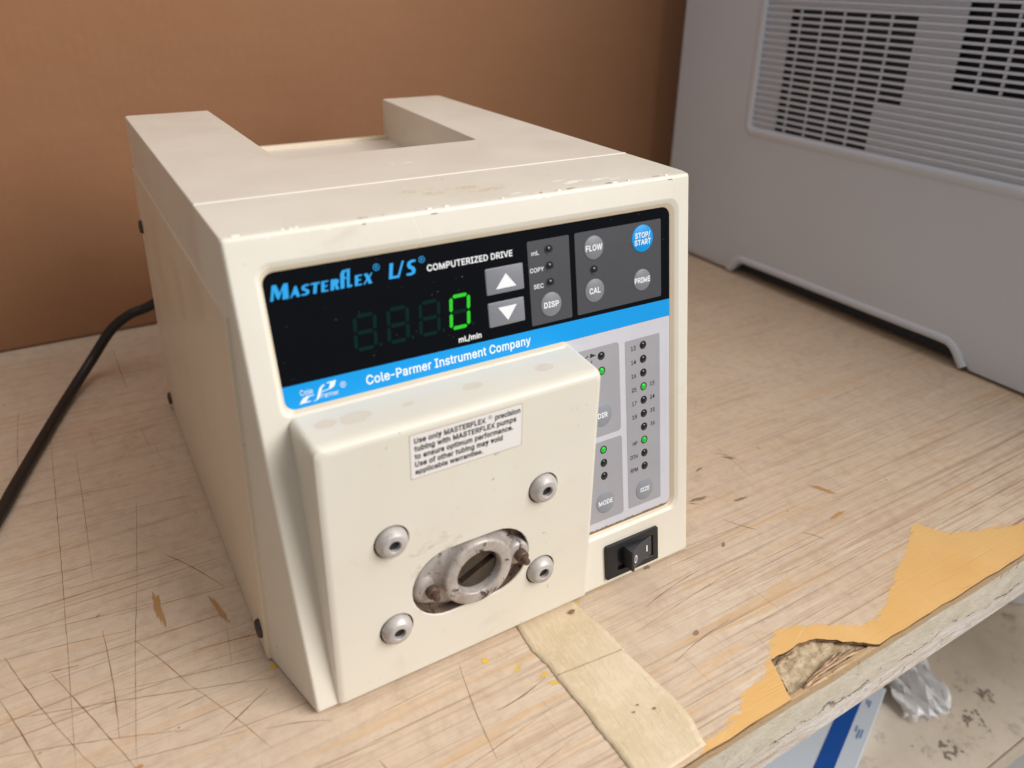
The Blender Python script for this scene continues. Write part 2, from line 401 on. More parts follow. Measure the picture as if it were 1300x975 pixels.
# ------------------------------------------------------------------ masking tape on the bench
tape = empty('masking_tape'); tag(tape, 'strip of aged beige masking tape stuck to bench in front of the drive', 'tape')
n = NT('aged_masking_tape')
c = n.mix(n.ramp(n.noise(26, 5, .65), .35, .7), s2l(226, 207, 178), s2l(207, 186, 152))
c = n.mix(n.ramp(n.noise(240, 4, .7), .5, .75, 0, .4), c, s2l(236, 224, 188))
c = n.mix(n.ramp(n.noise(70, 3, .6), .72, .78, 0, .5), c, s2l(140, 110, 80))
n.base(c); n.set(.62, 0, .4); n.bump(n.noise(1, 5, .7, vec=n.map((500, 120, 1)), dist=.6), .8, .0006)
TAPE = n.m
def tape_piece(name, L_, R_, z):
    """left and right edges as functions of y, far to near"""
    bm = bmesh.new(); rows = []; n_ = 46; m_ = 12
    y0, y1 = L_[0][1], L_[-1][1]
    def at(E, t):
        f = t * (len(E) - 1); i = min(int(f), len(E) - 2); g = f - i
        return E[i][0] + (E[i + 1][0] - E[i][0]) * g, E[i][1] + (E[i + 1][1] - E[i][1]) * g
    for k in range(n_ + 1):
        t = k / n_; a = at(L_, t); b = at(R_, t)
        ja, jb = random.uniform(-.0002, .0002), random.uniform(-.0002, .0002)
        row = []
        for q in range(m_ + 1):
            s = q / m_
            x = a[0] + ja + (b[0] + jb - a[0] - ja) * s; y = a[1] + (b[1] - a[1]) * s
            lift = .00012 * abs(math.sin(k * 1.7 + q * .9)) + (.0002 if q in (0, m_) else 0) * random.random()
            row.append(bm.verts.new((x, y, z + lift)))
        rows.append(row)
    for k in range(n_):
        for q in range(m_): bm.faces.new((rows[k][q], rows[k + 1][q], rows[k + 1][q + 1], rows[k][q + 1]))
    o = obj(name, bm, TAPE, tape, ang=70)
    md = o.modifiers.new('solid', 'SOLIDIFY'); md.thickness = .00006; md.offset = 1
    return o
tape_piece('tape_layer', [(.1003, .004), (.0985, -.0150), (.1004, -.0258), (.1000, -.036)], [(.1312, .004), (.1334, -.0100), (.1346, -.0200), (.1350, -.0355)], .00018)
tape_piece('tape_layer', [(.1002, -.0315), (.1003, -.0415), (.1012, -.0515), (.1007, -.0620), (.1012, -.0720), (.1010, BY + .0010)], [(.1342, -.0345), (.1352, -.0440), (.1360, -.0560), (.1374, -.0650), (.1368, -.0770), (.1335, BY + .0024)], .00030)
PIN = plain('dark_hole', s2l(140, 110, 80), .8)
for (x, y, r_) in ((.1265, -.066, .0008), (.1180, -.0632, .0006), (.1215, -.0612, .0006), (.1270, -.0052, .0018)):
    patch('pin_hole', x, y, r_, r_ * .7, PIN, .0009, .2, par=tape)

# ------------------------------------------------------------------ lower shelf, its things, floor
bm = bmesh.new(); box(bm, -3, 4, -3, 4, -.82, -.80)
n = NT('grey_concrete_floor'); n.base(n.mix(n.noise(8, 5), s2l(170, 168, 166), s2l(150, 148, 146))); n.set(.8)
tag(obj('floor', bm, n.m, smooth=False), kind='structure')
n = NT('dirty_shelf_board')
c = n.mix(n.ramp(n.noise(10, 5, .65), .35, .7), s2l(232, 219, 201), s2l(206, 190, 168))
c = n.mix(n.ramp(n.noise(45, 5, .75), .56, .74, 0, .6), c, s2l(120, 104, 92))
c = n.mix(n.ramp(n.noise(90, 3, .6), .69, .73, 0, .6), c, s2l(70, 60, 56))
n.base(c); n.set(.7)
shelf = empty('lower_shelf', (.4, .2, -.268)); tag(shelf, 'dirty beige shelf board below the bench edge at lower right', 'shelf')
bm = bmesh.new(); box(bm, -.3, 1.3, -.0815, .8, -.268, -.25, .001)
put(obj('shelf_board', bm, n.m, smooth=False), shelf)
bm = bmesh.new(); box(bm, -.3, 1.3, -.0838, -.0817, -.2685, -.2492, .0005)
put(obj('edge_trim', bm, plain('worn_edge_trim', s2l(222, 206, 184), .6, var=.2), smooth=False), shelf)
INK = plain('faded_black_ink', s2l(168, 154, 140), .8, var=.3, scale=500)
for (cx, cy, rr) in ((.4500, -.0585, .0095), (.4905, -.0540, .0110), (.520, -.045, .007)):
    for k in range(16):
        a = random.uniform(0, 6.28); q = rr * random.uniform(.35, 1.05)
        put(patch('ink_mark', cx + q * math.cos(a), cy + q * .8 * math.sin(a), random.uniform(.0008, .0030), random.uniform(.0005, .0014), INK, -.2498 + k * .000004, random.uniform(0, 3), jag=.5), shelf)
carton = empty('flat_carton', (.38, -.02, -.25)); tag(carton, 'flat white carton with a blue stripe lying on the lower shelf', 'carton')
dx = Vector((.0669, .0270, 0)).normalized(); dy = Vector((-dx.y, dx.x, 0)); CB = Vector((.366, -.037, -.2495))
def CT(x, y, z): return CB + dx * x + dy * y + Vector((0, 0, z))
WHT = plain('white_card', s2l(222, 232, 244), .5, var=.03); BLU = plain('blue_print', s2l(20, 88, 178), .5)
bm = bmesh.new(); box(bm, -.12, .085, 0, .10, 0, .0115, .0006, 2, T=CT); put(obj('carton_body', bm, WHT, smooth=False), carton)
bm = bmesh.new(); box(bm, -.1195, .0845, .0125, .0245, .0117, .0119, T=CT); put(obj('blue_stripe', bm, BLU, smooth=False), carton)
LBL = plain('faint_blue_print', s2l(120, 160, 206), .6)
for (x, y, wv, hv) in ((.024, .0060, .010, .0011), (.026, .0040, .009, .0010), (.030, .0083, .006, .0010), (.058, .0060, .007, .0012), (.060, .0080, .005, .0011)):
    bm = bmesh.new(); box(bm, x, x + wv, y, y + hv, .0117, .0119, T=CT); put(obj('printed_line', bm, LBL, smooth=False), carton)
# crumpled plastic film
n = NT('clear_plastic_film'); n.base(n.mix(n.noise(60, 4), s2l(254, 254, 255), s2l(248, 249, 252))); n.set(.25, 0, .6)
n.b.inputs['Subsurface Weight'].default_value = .4; n.b.inputs['Subsurface Radius'].default_value = (.01, .01, .01)
bm = bmesh.new(); nu, nv = 26, 20; gv = []
tips = [(.4793, -.0395), (.4690, -.0400), (.4560, -.0385), (.4480, -.0330), (.4395, -.0260)]
for i in range(nu + 1):
    s = i / nu; f = s * (len(tips) - 1); ii = min(int(f), len(tips) - 2); g = f - ii
    tx = tips[ii][0] + (tips[ii + 1][0] - tips[ii][0]) * g; ty = tips[ii][1] + (tips[ii + 1][1] - tips[ii][1]) * g
    hx, hy = .520 - .055 * s, .055 - .018 * s
    row = []
    for j in range(nv + 1):
        t = j / nv
        x = hx + (tx - hx) * t; y = hy + (ty - hy) * t
        z = -.247 + .020 * (1 - t) ** .6 * (.5 + .5 * math.sin(s * 15 + t * 2)) + .005 * math.sin(i * 1.3 + j * .8) * (1 - .4 * t) + .004
        row.append(bm.verts.new((x + .003 * math.sin(j * 1.1 + i), y + .002 * math.sin(i * 2.1), max(z, -.2485))))
    gv.append(row)
for i in range(nu):
    for j in range(nv): bm.faces.new((gv[i][j], gv[i + 1][j], gv[i + 1][j + 1], gv[i][j + 1]))
o = obj('plastic_film', bm, n.m, ang=40); tag(o, 'crumpled translucent white plastic film on shelf beside the blue striped carton', 'plastic film')
md = o.modifiers.new('solid', 'SOLIDIFY'); md.thickness = .0003
# white tub
bm = bmesh.new(); prof = [(.001, 0), (.040, 0), (.044, .004), (.046, .05), (.046, .058), (.043, .062), (.030, .064), (.001, .064)]
loft(bm, [[(.672 + r_ * math.cos(a), .028 + r_ * math.sin(a), -.25 + z) for a in [2 * math.pi * k / 40 for k in range(40)]] for r_, z in prof], True, True)
o = obj('white_tub', bm, plain('white_plastic', s2l(232, 230, 232), .4)); tag(o, 'round white plastic tub at the right of the lower shelf', 'tub')

# ------------------------------------------------------------------ cardboard box behind
cb = empty('cardboard_box', (.05, .55, 0)); tag(cb, 'large plain brown cardboard box standing behind the pump drive', 'cardboard box')
n = NT('brown_corrugated_card')
X = n.xyz()
c = n.mix(n.ramp(n.noise(3, 4, .6), .3, .7), s2l(156, 116, 85), s2l(149, 107, 76))
c = n.mix(n.ramp(n.noise(1, 4, .6, vec=n.map((14, 14, 120))), .45, .7, 0, .10), c, s2l(146, 94, 58))
c = n.mix(n.ramp(n.noise(260, 4, .7), .5, .8, 0, .10), c, s2l(190, 146, 110))
n.base(c); n.set(.72, 0, .3)
wv = n.t.nodes.new('ShaderNodeTexWave'); wv.bands_direction = 'X'; wv.inputs['Scale'].default_value = 45; wv.inputs['Distortion'].default_value = .6; n.lk(n.co, wv.inputs['Vector'])
b = n.bump(wv.outputs[1], .05, .0006); n.bump(n.noise(6, 4), .35, .01, b)
CARD = n.m
bm = bmesh.new(); box(bm, -.62, .566, .436, .80, .0006, .62, .0025, 3)
put(obj('box_body', bm, CARD, wn=True), cb)
bm = bmesh.new(); box(bm, .5663, .5695, .438, .79, .004, .31, .0012); put(obj('side_flap', bm, CARD, wn=True), cb)

# ------------------------------------------------------------------ grey appliance at the right
UX = .532
unit = empty('white_appliance', (.7, .1, 0)); tag(unit, 'pale grey appliance with louvred side vent standing right of the pump drive', 'appliance')
n = NT('pale_grey_plastic'); n.base(n.mix(n.ramp(n.noise(5, 3), .3, .7), s2l(210, 220, 233), s2l(203, 213, 227))); n.set(.5, 0, .4)
n.bump(n.noise(900, 2), .15, .0002); GP = n.m
GB0, GB1, GBb = -.30, .3030, .1385                # vent frame y range, bottom z
GT = .42
UY0, UY1, UT = -.30, .401, .50
bm = bmesh.new()
# side face with bottom cut-out (y, z) and a hole for the vent, then extruded back
outer = rpoly([(UY1, .0020), (UY1, UT), (UY0, UT), (UY0, .0020), (.0440, .0020), (.0600, .0185), (.2840, .0165), (.2960, .0020)], [.004, .01, .01, .004, .003, .012, .010, .002], 6)
hole = rpoly([(GB0 + .10, GBb), (GB1, GBb), (GB1, GT), (GB0 + .10, GT)], [.012, .012, .012, .012], 6)
def ring(l, x, vs=None): return [bm.verts.new((x, y, z)) for y, z in l]
import mathutils
def inset_loop(l, d):
    n_ = len(l); out = []
    A = sum(l[i][0] * l[(i + 1) % n_][1] - l[(i + 1) % n_][0] * l[i][1] for i in range(n_))
    sg = 1 if A > 0 else -1
    for i in range(n_):
        a = Vector(l[i - 1]); p = Vector(l[i]); b_ = Vector(l[(i + 1) % n_])
        d1 = (p - a); d2 = (b_ - p)
        if d1.length < 1e-9: d1 = d2
        if d2.length < 1e-9: d2 = d1
        n1 = Vector((-d1.y, d1.x)).normalized(); n2 = Vector((-d2.y, d2.x)).normalized()
        m_ = (n1 + n2)
        m_ = m_.normalized() if m_.length > 1e-6 else n1
        out.append(tuple(p + m_ * d * sg / max(.5, m_.dot(n1))))
    return out
o_in = inset_loop(outer, .0035)
rv = [ring(outer, UX + .40), ring(outer, UX + .0030), ring(inset_loop(outer, .0009), UX + .0009), ring(o_in, UX)]
for a, b_ in zip(rv, rv[1:]):
    for i in range(len(a)): j = (i + 1) % len(a); bm.faces.new((a[i], a[j], b_[j], b_[i]))
hv = ring(hole, UX)
fill_holes(bm, [[(UX, y, z) for y, z in o_in], [(UX, y, z) for y, z in hole]], [rv[-1], hv])
hb = ring(hole, UX + .012); 
for i in range(len(hv)): j = (i + 1) % len(hv); bm.faces.new((hv[i], hv[j], hb[j], hb[i]))
bm.faces.new(rv[0])
put(obj('side_panel', bm, GP, wn=True), unit)
# raised rounded frame
bm = bmesh.new()
fr = [(0, -.0002), (.0012, -.0007), (.0034, -.0013), (.0058, -.0014), (.0080, -.0006), (.0092, .0008), (.0096, .0036)]
loft(bm, [[(UX + x, y, z) for y, z in inset_loop(hole, d)] for d, x in fr])
put(obj('vent_frame', bm, GP), unit)
# backing plate with slots cut where the vent is open
rows_z0, pitch_z = .1497, .00562
col_y = [.2680, .2575, .2355, .2140, .1920, .1705, .1488]
colb = [.1115, .0935, .0755, .0575, .0395, .0215, .0035, -.0145, -.0325]
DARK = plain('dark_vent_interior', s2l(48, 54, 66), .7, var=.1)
bm = bmesh.new(); box(bm, UX + .0105, UX + .0115, GB0 + .10, .1301, GBb, GT); put(obj('vent_interior', bm, DARK, smooth=False), unit)
bm = bmesh.new(); box(bm, UX + .0100, UX + .0115, .1303, GB1, GBb, GT); put(obj('vent_interior', bm, plain('grey_vent_interior', s2l(84, 87, 94), .7), smooth=False), unit)
bm = bmesh.new()
XB = UX + .0028
def bq(y0, y1, z0, z1):
    box(bm, XB, XB + .0012, min(y0, y1), max(y0, y1), z0, z1)
ztop = rows_z0 + 18.5 * pitch_z
bq(col_y[0], GB1 - .0095, GBb, GT)                                  # left of first block
bq(col_y[0], col_y[-1], GBb, rows_z0 - .45 * pitch_z)
bq(col_y[0], col_y[-1], ztop, GT)
bq(col_y[-2], col_y[-1], rows_z0 - .45 * pitch_z, rows_z0 + 6.5 * pitch_z)
bq(col_y[-1], colb[0], GBb, GT)
bq(colb[0], GB0 + .10, GBb, .2022)
put(obj('vent_backing', bm, GP, smooth=False), unit)
dm = None
def piece(name, y0, y1, z0, z1, x0, x1):
    global dm
    bm = bmesh.new(); box(bm, x0, x1, min(y0, y1), max(y0, y1), z0, z1, .0003, 1); return put(obj(name, bm, GP, smooth=False), unit)
for k in range(1, 6): piece('vent_divider', col_y[k] - .0013, col_y[k] + .0013, rows_z0 - .45 * pitch_z, ztop, XB - .0003, XB + .0010)
for k in range(1, 9): piece('vent_divider', colb[k] - .0013, colb[k] + .0013, .2022, GT, XB - .0003, XB + .0010)
# louvre slats, each a part sharing one mesh
bm = bmesh.new()
sec = [(.0028, -.0013), (.0008, -.0011), (-.0001, -.0002), (.0002, .0007), (.0018, .0011), (.0035, .0012), (.0035, -.0012)]
loft(bm, [[(x, y, z) for x, z in sec] for y in (GB0 + .10, GB1 - .0075)], True, True)
slat0 = obj('vent_slat', bm, GP, ang=40)
ns = int((GT - GBb - .012) / pitch_z)
for k in range(ns):
    s_ = slat0 if k == 0 else bpy.data.objects.new('vent_slat', slat0.data)
    if k: C.objects.link(s_)
    s_.location = Vector((UX, 0, rows_z0 + (k - .5) * pitch_z)) - unit.location
    s_.parent = unit
# lip along the cut-out
bm = bmesh.new()
lipc = [(.2985, .0022), (.2945, .0060), (.2905, .0120), (.2840, .0160), (.2700, .0168), (.20, .0174), (.12, .0180), (.0720, .0186), (.0620, .0170), (.0560, .0120), (.0515, .0060), (.0485, .0022)]
lp = spline([(UX + .0022, y, z + .0012) for y, z in lipc], 5)
tube(bm, lp, .0042, 14); put(obj('skirt_lip', bm, GP), unit)
bm = bmesh.new(); box(bm, UX + .012, UX + .39, UY0 + .02, UY1 - .02, .0025, .030); put(obj('underside_shade', bm, DARK, smooth=False), unit)  # dark block added to stand in for the shadow behind the cut-out
for (x, y) in ((UX + .05, UY0 + .05), (UX + .05, UY1 - .03), (UX + .35, UY0 + .05), (UX + .35, UY1 - .05)):
    bm = bmesh.new(); loft(bm, [[(x + .012 * math.cos(a * .26), y + .012 * math.sin(a * .26), z) for a in range(24)] for z in (0.0003, .006)], True, True); put(obj('foot', bm, DARK), unit)

# ------------------------------------------------------------------ pump drive: base, cover
bm = bmesh.new()
XS = .0046
def upan(x0, x1, y0, y1, z0, z1, b): box(bm, x0, x1, y0, y1, z0, z1, b, 2)
upan(-XS, .210 + XS, YL, D, .0012, ZL, .0010)
for v in bm.verts:
    k = max(0, v.co.z / ZL) * .0030; v.co.x += k if v.co.x < .1 else -k
base = obj('base_housing', bm, CREAM3, drive, wn=True)
# top cover with handle recess at the rear
bm = bmesh.new()
YB = .3005
o2 = rpoly([(.0, YS + .0006), (.210, YS + .0006), (.210, YB), (.1655, YB), (.1572, .1452), (.0505, .1430), (.0487, YB), (.0, YB)], [.0002, .0002, .003, .0012, .003, .0045, .0012, .003], 3)
rings = [(0, .10), (0, H - .0008), (.0003, H - .00025), (.0009, H + .0001)]
rr = []
for d, z in rings:
    l = inset_loop(o2, d); rr.append([bm.verts.new((x, y, z)) for x, y in l])
for a, b_ in zip(rr, rr[1:]):
    for i in range(len(a)): j = (i + 1) % len(a); bm.faces.new((a[i], a[j], b_[j], b_[i]))
fill_holes(bm, [[v.co.copy() for v in rr[-1]]], [rr[-1]])
obj('top_cover', bm, CREAM2, drive, wn=True)
bm = bmesh.new(); box(bm, .044, .171, .140, YB - .0005, .10, .1675, .0012, 2)
obj('handle_recess_floor', bm, CREAM2, drive, wn=True)
bm = bmesh.new(); box(bm, .004, .206, D - .002, D + .003, .004, .170, .001); obj('rear_panel', bm, CREAM3, drive, wn=True)

# ------------------------------------------------------------------ front bezel with L-shaped opening
bm = bmesh.new()
LV = Lp * 1000
def seam_ring(y=YS):
    l = rrect(0, 210, 0, 194.06, .6, 3)
    return [Vector((.105 + (x / 1000 - .105) * (1 + .030 * (1 - z / 194.06)), y, .0010 + z / 194.06 * (H - .0010) - (H - z / 1000 - .001) * 0)) for x, z in l]
def fring(d, off, r_): return [P(u, v, off) for u, v in rrect(d, 210 - d, d, LV - d, r_, 3)]
side = [seam_ring(), seam_ring(YL + .002), fring(0, 1.5, 1.2), fring(.12, .9, 1.2), fring(.45, .42, 1.2), fring(.9, .12, 1.2), fring(1.5, 0, 1.4)]
sv = loft(bm, side)
oo = rpoly([(8.8, 127.2), (137.2, 127.2), (137.2, 26.6), (203.6, 26.6), (203.6, 185.4), (8.8, 185.4)], [4, 3, 3, 6, 6, 6], 7)
om = rpoly([(10.4, 128.0), (138.0, 128.0), (138.0, 28.4), (201.4, 28.4), (201.4, 183.2), (10.4, 183.2)], [4, 3, 3, 5, 5, 5], 7)
oi = rpoly([(11.4, 129.2), (139.2, 129.2), (139.2, 29.6), (199.4, 29.6), (199.4, 181.4), (11.4, 181.4)], [4, 3, 3, 4.5, 4.5, 4.5], 7)
def lp3(l, off): return [P(u, v, off) for u, v in l]
inner = loft(bm, [lp3(oo, 0), lp3(inset_loop(oo, .35), .12), lp3(om, .9), lp3(oi, 2.1), lp3(oi, 6)])
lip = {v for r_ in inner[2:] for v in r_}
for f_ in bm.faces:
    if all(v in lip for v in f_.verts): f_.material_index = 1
fill_holes(bm, [side[-1], lp3(oo, 0)], [sv[-1], inner[0]])
obj('front_bezel', bm, CREAM, drive, wn=True).data.materials.append(paint('shaded_grimy_lip_paint', s2l(218, 205, 180), s2l(190, 170, 138)))  # opening lip: grime and chamfer shading both put into the tan paint
# seam line: its edge highlight drawn as an added pale strip
bm = bmesh.new(); box(bm, .0003, .2097, YS - .0006, YS + .0013, .165, H + .00022, .0002, 1); obj('seam_highlight', bm, plain('seam_highlight_tone', s2l(236, 230, 218), .5), drive, smooth=False)

# ------------------------------------------------------------------ control panel
panel = None
def flat(name, loop, off, mat, par, th=0, smooth=False):
    """flat (or slightly raised) piece laid on the tilted panel; loop in (u, v) mm"""
    bm = bmesh.new()
    t = [bm.verts.new(P(u, v, off)) for u, v in loop]
    fill_holes(bm, [[P(u, v, off) for u, v in loop]], [t])
    if th:
        b_ = [bm.verts.new(P(u, v, off + th)) for u, v in loop]
        for i in range(len(t)): j = (i + 1) % len(t); bm.faces.new((t[i], t[j], b_[j], b_[i]))
    return obj(name, bm, mat, par, smooth=smooth)
n = NT('glossy_black_overlay')
dust = n.math('MULTIPLY', n.ramp(n.noise(900, 1.5, .4), .775, .79), .3)
n.base(n.mix(dust, (.0035, .0042, .006, 1), s2l(150, 150, 150))); n.set(n.ramp(n.noise(30, 4), .3, .7,   .14, .24), 0, .12); BLK = n.m
def film(name, col, rough=.38):
    n = NT(name); n.base(n.mix(n.ramp(n.noise(40, 4), .4, .8), col, tuple(x * .93 for x in col[:3]) + (1,))); n.set(rough, 0, .4)
    n.bump(n.noise(1800, 2), .08, .0001); return n.m
BLUE = film('blue_overlay', s2l(0, 152, 228)); LIGHT = film('pale_lilac_overlay', s2l(200, 200, 208)); GRP = film('grey_overlay', s2l(160, 159, 164))
DGRP = film('dark_grey_overlay', s2l(72, 73, 77)); BTN = film('button_grey', s2l(126, 128, 134), .4); BTN2 = film('button_grey_pale_panel', s2l(140, 144, 152), .4)
BTB = film('button_blue', s2l(0, 150, 226), .4)
Lp_loop = [(9, 127), (137, 127), (137, 27), (202, 27), (202, 183.5), (9, 183.5)]
panel = flat('control_panel', Lp_loop, 2.30, BLK, drive, .4)
flat('blue_stripe', [(9.5, 129.0), (201, 129.0), (201, 137.2), (9.5, 138.6)], 2.20, BLUE, panel)
flat('pale_area', [(137.6, 27.5), (201, 27.5), (201, 128.9), (137.6, 128.9)], 2.20, LIGHT, panel)
flat('dark_grey_field', rrect(121, 142.3, 139.4, 176.2, .6, 3), 2.22, DGRP, panel)
flat('dark_grey_field', rrect(145.3, 194.2, 139.5, 176.3, .6, 3), 2.22, DGRP, panel)
flat('grey_field', rrect(171.6, 193, 35, 121.5, .5, 3), 2.12, GRP, panel)
flat('grey_field', rrect(139.5, 168, 78.4, 122.5, 2.0, 4), 2.12, GRP, panel)
flat('grey_field', rrect(139.5, 168.3, 34.4, 75.6, 1.5, 4), 2.12, GRP, panel)
def button(name, loop, mat, z=2.1):
    bm = bmesh.new()
    cu = sum(p[0] for p in loop) / len(loop); cv_ = sum(p[1] for p in loop) / len(loop)
    def sh(k): return [(cu + (u - cu) * k, cv_ + (v - cv_) * k) for u, v in loop]
    loft(bm, [lp3(loop, z + .1), lp3(sh(.985), z - .12), lp3(sh(.94), z - .24)], False, True)
    return obj(name, bm, mat, panel, ang=50)
TOPZ = 1.82
for nm, u, v, r_, m_ in (('round_button', 155.3, 168.6, 5.35, BTN), ('round_button', 155.0, 149.2, 5.35, BTN), ('round_button', 182.5, 149.3, 5.1, BTN), ('stop_start_button', 183.0, 168.6, 6.3, BTB),
                         ('round_button', 131.3, 147.4, 5.4, BTN), ('round_button', 182.2, 42.8, 5.7, BTN2), ('round_button', 156.9, 43.8, 5.7, BTN2), ('round_button', 156.9, 88.8, 5.7, BTN2)):
    button(nm, circ(u, v, r_, 48), m_)
button('arrow_button', rrect(99.9, 118.2, 156.8, 168.0, .6, 3), BTN); button('arrow_button', rrect(99.9, 117.6, 143.0, 153.5, .6, 3), BTN)
WHI = plain('white_print', s2l(236, 238, 240), .5, var=.02); TXB = plain('black_print', s2l(26, 26, 30), .55, var=.02); CYN = plain('cyan_print', s2l(22, 160, 232), .45, var=.02)
flat('arrow_symbol', [(104.3, 158.9), (114.3, 158.9), (109.5, 165.0)], TOPZ - .03, WHI, panel)
flat('arrow_symbol', [(109.0, 144.9), (104.6, 151.0), (113.8, 151.0)], TOPZ - .03, WHI, panel)
# indicator lamps
OFFL = NT('unlit_lamp'); OFFL.base(s2l(22, 32, 30)); OFFL.set(.18, 0, .6)
ONL = NT('lit_green_lamp'); ONL.base(s2l(20, 150, 40)); ONL.b.inputs['Emission Color'].default_value = (.01, .55, .03, 1); ONL.b.inputs['Emission Strength'].default_value = .5; ONL.set(.25)
RIMM = plain('lamp_rim', s2l(26, 28, 30), .5)
lampspots = [(131.6, 171.4, 0), (131.6, 164.2, 0), (131.5, 157.0, 0), (155.1, 158.6, 0), (157.4, 117.9, 0), (157.4, 110.6, 1), (156.8, 71.2, 1), (156.8, 64.4, 0), (156.8, 57.6, 0)]
lampspots += [(182.5, 117.7 - 6.93 * k, 1 if k in (3, 7) else 0) for k in range(10)]
protos = {}
def lamp(u, v, on):
    bm = bmesh.new(); zb = 2.06
    loft(bm, [lp3(circ(u, v, 2.05, 24), zb), lp3(circ(u, v, 1.95, 24), zb - .10), lp3(circ(u, v, 1.62, 24), zb - .04), lp3(circ(u, v, 1.45, 24), zb + .02)], False, False)
    o = obj('lamp_rim', bm, RIMM, panel)
    bm = bmesh.new()
    loft(bm, [lp3(circ(u, v, 1.5, 24), zb + .03)] + [lp3(circ(u, v, 1.45 * math.cos(a), 24), zb - .55 * math.sin(a)) for a in (.2, .6, 1.0, 1.35)], False, True)
    obj('indicator_lamp', bm, ONL.m if on else OFFL.m, panel, ang=60)
for a in lampspots: lamp(*a)
# seven-segment display
GHOST = plain('unlit_segment', s2l(9, 38, 32), .3, 0, .08, var=.02)
SEG = NT('lit_green_segment'); SEG.base(s2l(10, 90, 14)); SEG.b.inputs['Emission Color'].default_value = (.006, .58, .002, 1); SEG.b.inputs['Emission Strength'].default_value = .9; SEG.set(.4)
display = flat('display_window', [(30, 141.2), (98.3, 141.2), (98.3, 164.2), (30, 164.2)], 2.25, BLK, drive)
def seg_loops(w_, h_, t_):
    m_ = h_ / 2; g = .28; q = t_ / 2
    def hz(y): return [(q * .6 + g, y), (q * 1.4 + g, y + q), (w_ - q * 1.4 - g, y + q), (w_ - q * .6 - g, y), (w_ - q * 1.4 - g, y - q), (q * 1.4 + g, y - q)]
    def vt(x, y0, y1): return [(x, y0 + g), (x + q, y0 + q + g), (x + q, y1 - q - g), (x, y1 - g), (x - q, y1 - q - g), (x - q, y0 + q + g)]
    return dict(a=hz(h_), g=hz(m_), d=hz(0), f=vt(0, m_, h_), b=vt(w_, m_, h_), e=vt(0, 0, m_), c=vt(w_, 0, m_))
for dg in range(4):
    uu = 41.6 + 13.6 * dg; lit = 'abcdef' if dg == 3 else ''
    for k, l in seg_loops(8.0, 13.0, 1.5).items():
        sl = [(uu + x + y * .09, 146.4 + y) for x, y in l]
        flat('lit_segment' if k in lit else 'unlit_segment', sl, 2.20, SEG.m if k in lit else GHOST, display)
    flat('decimal_point', circ(uu + 10.0, 146.6, .7, 12), 2.20, GHOST, display)

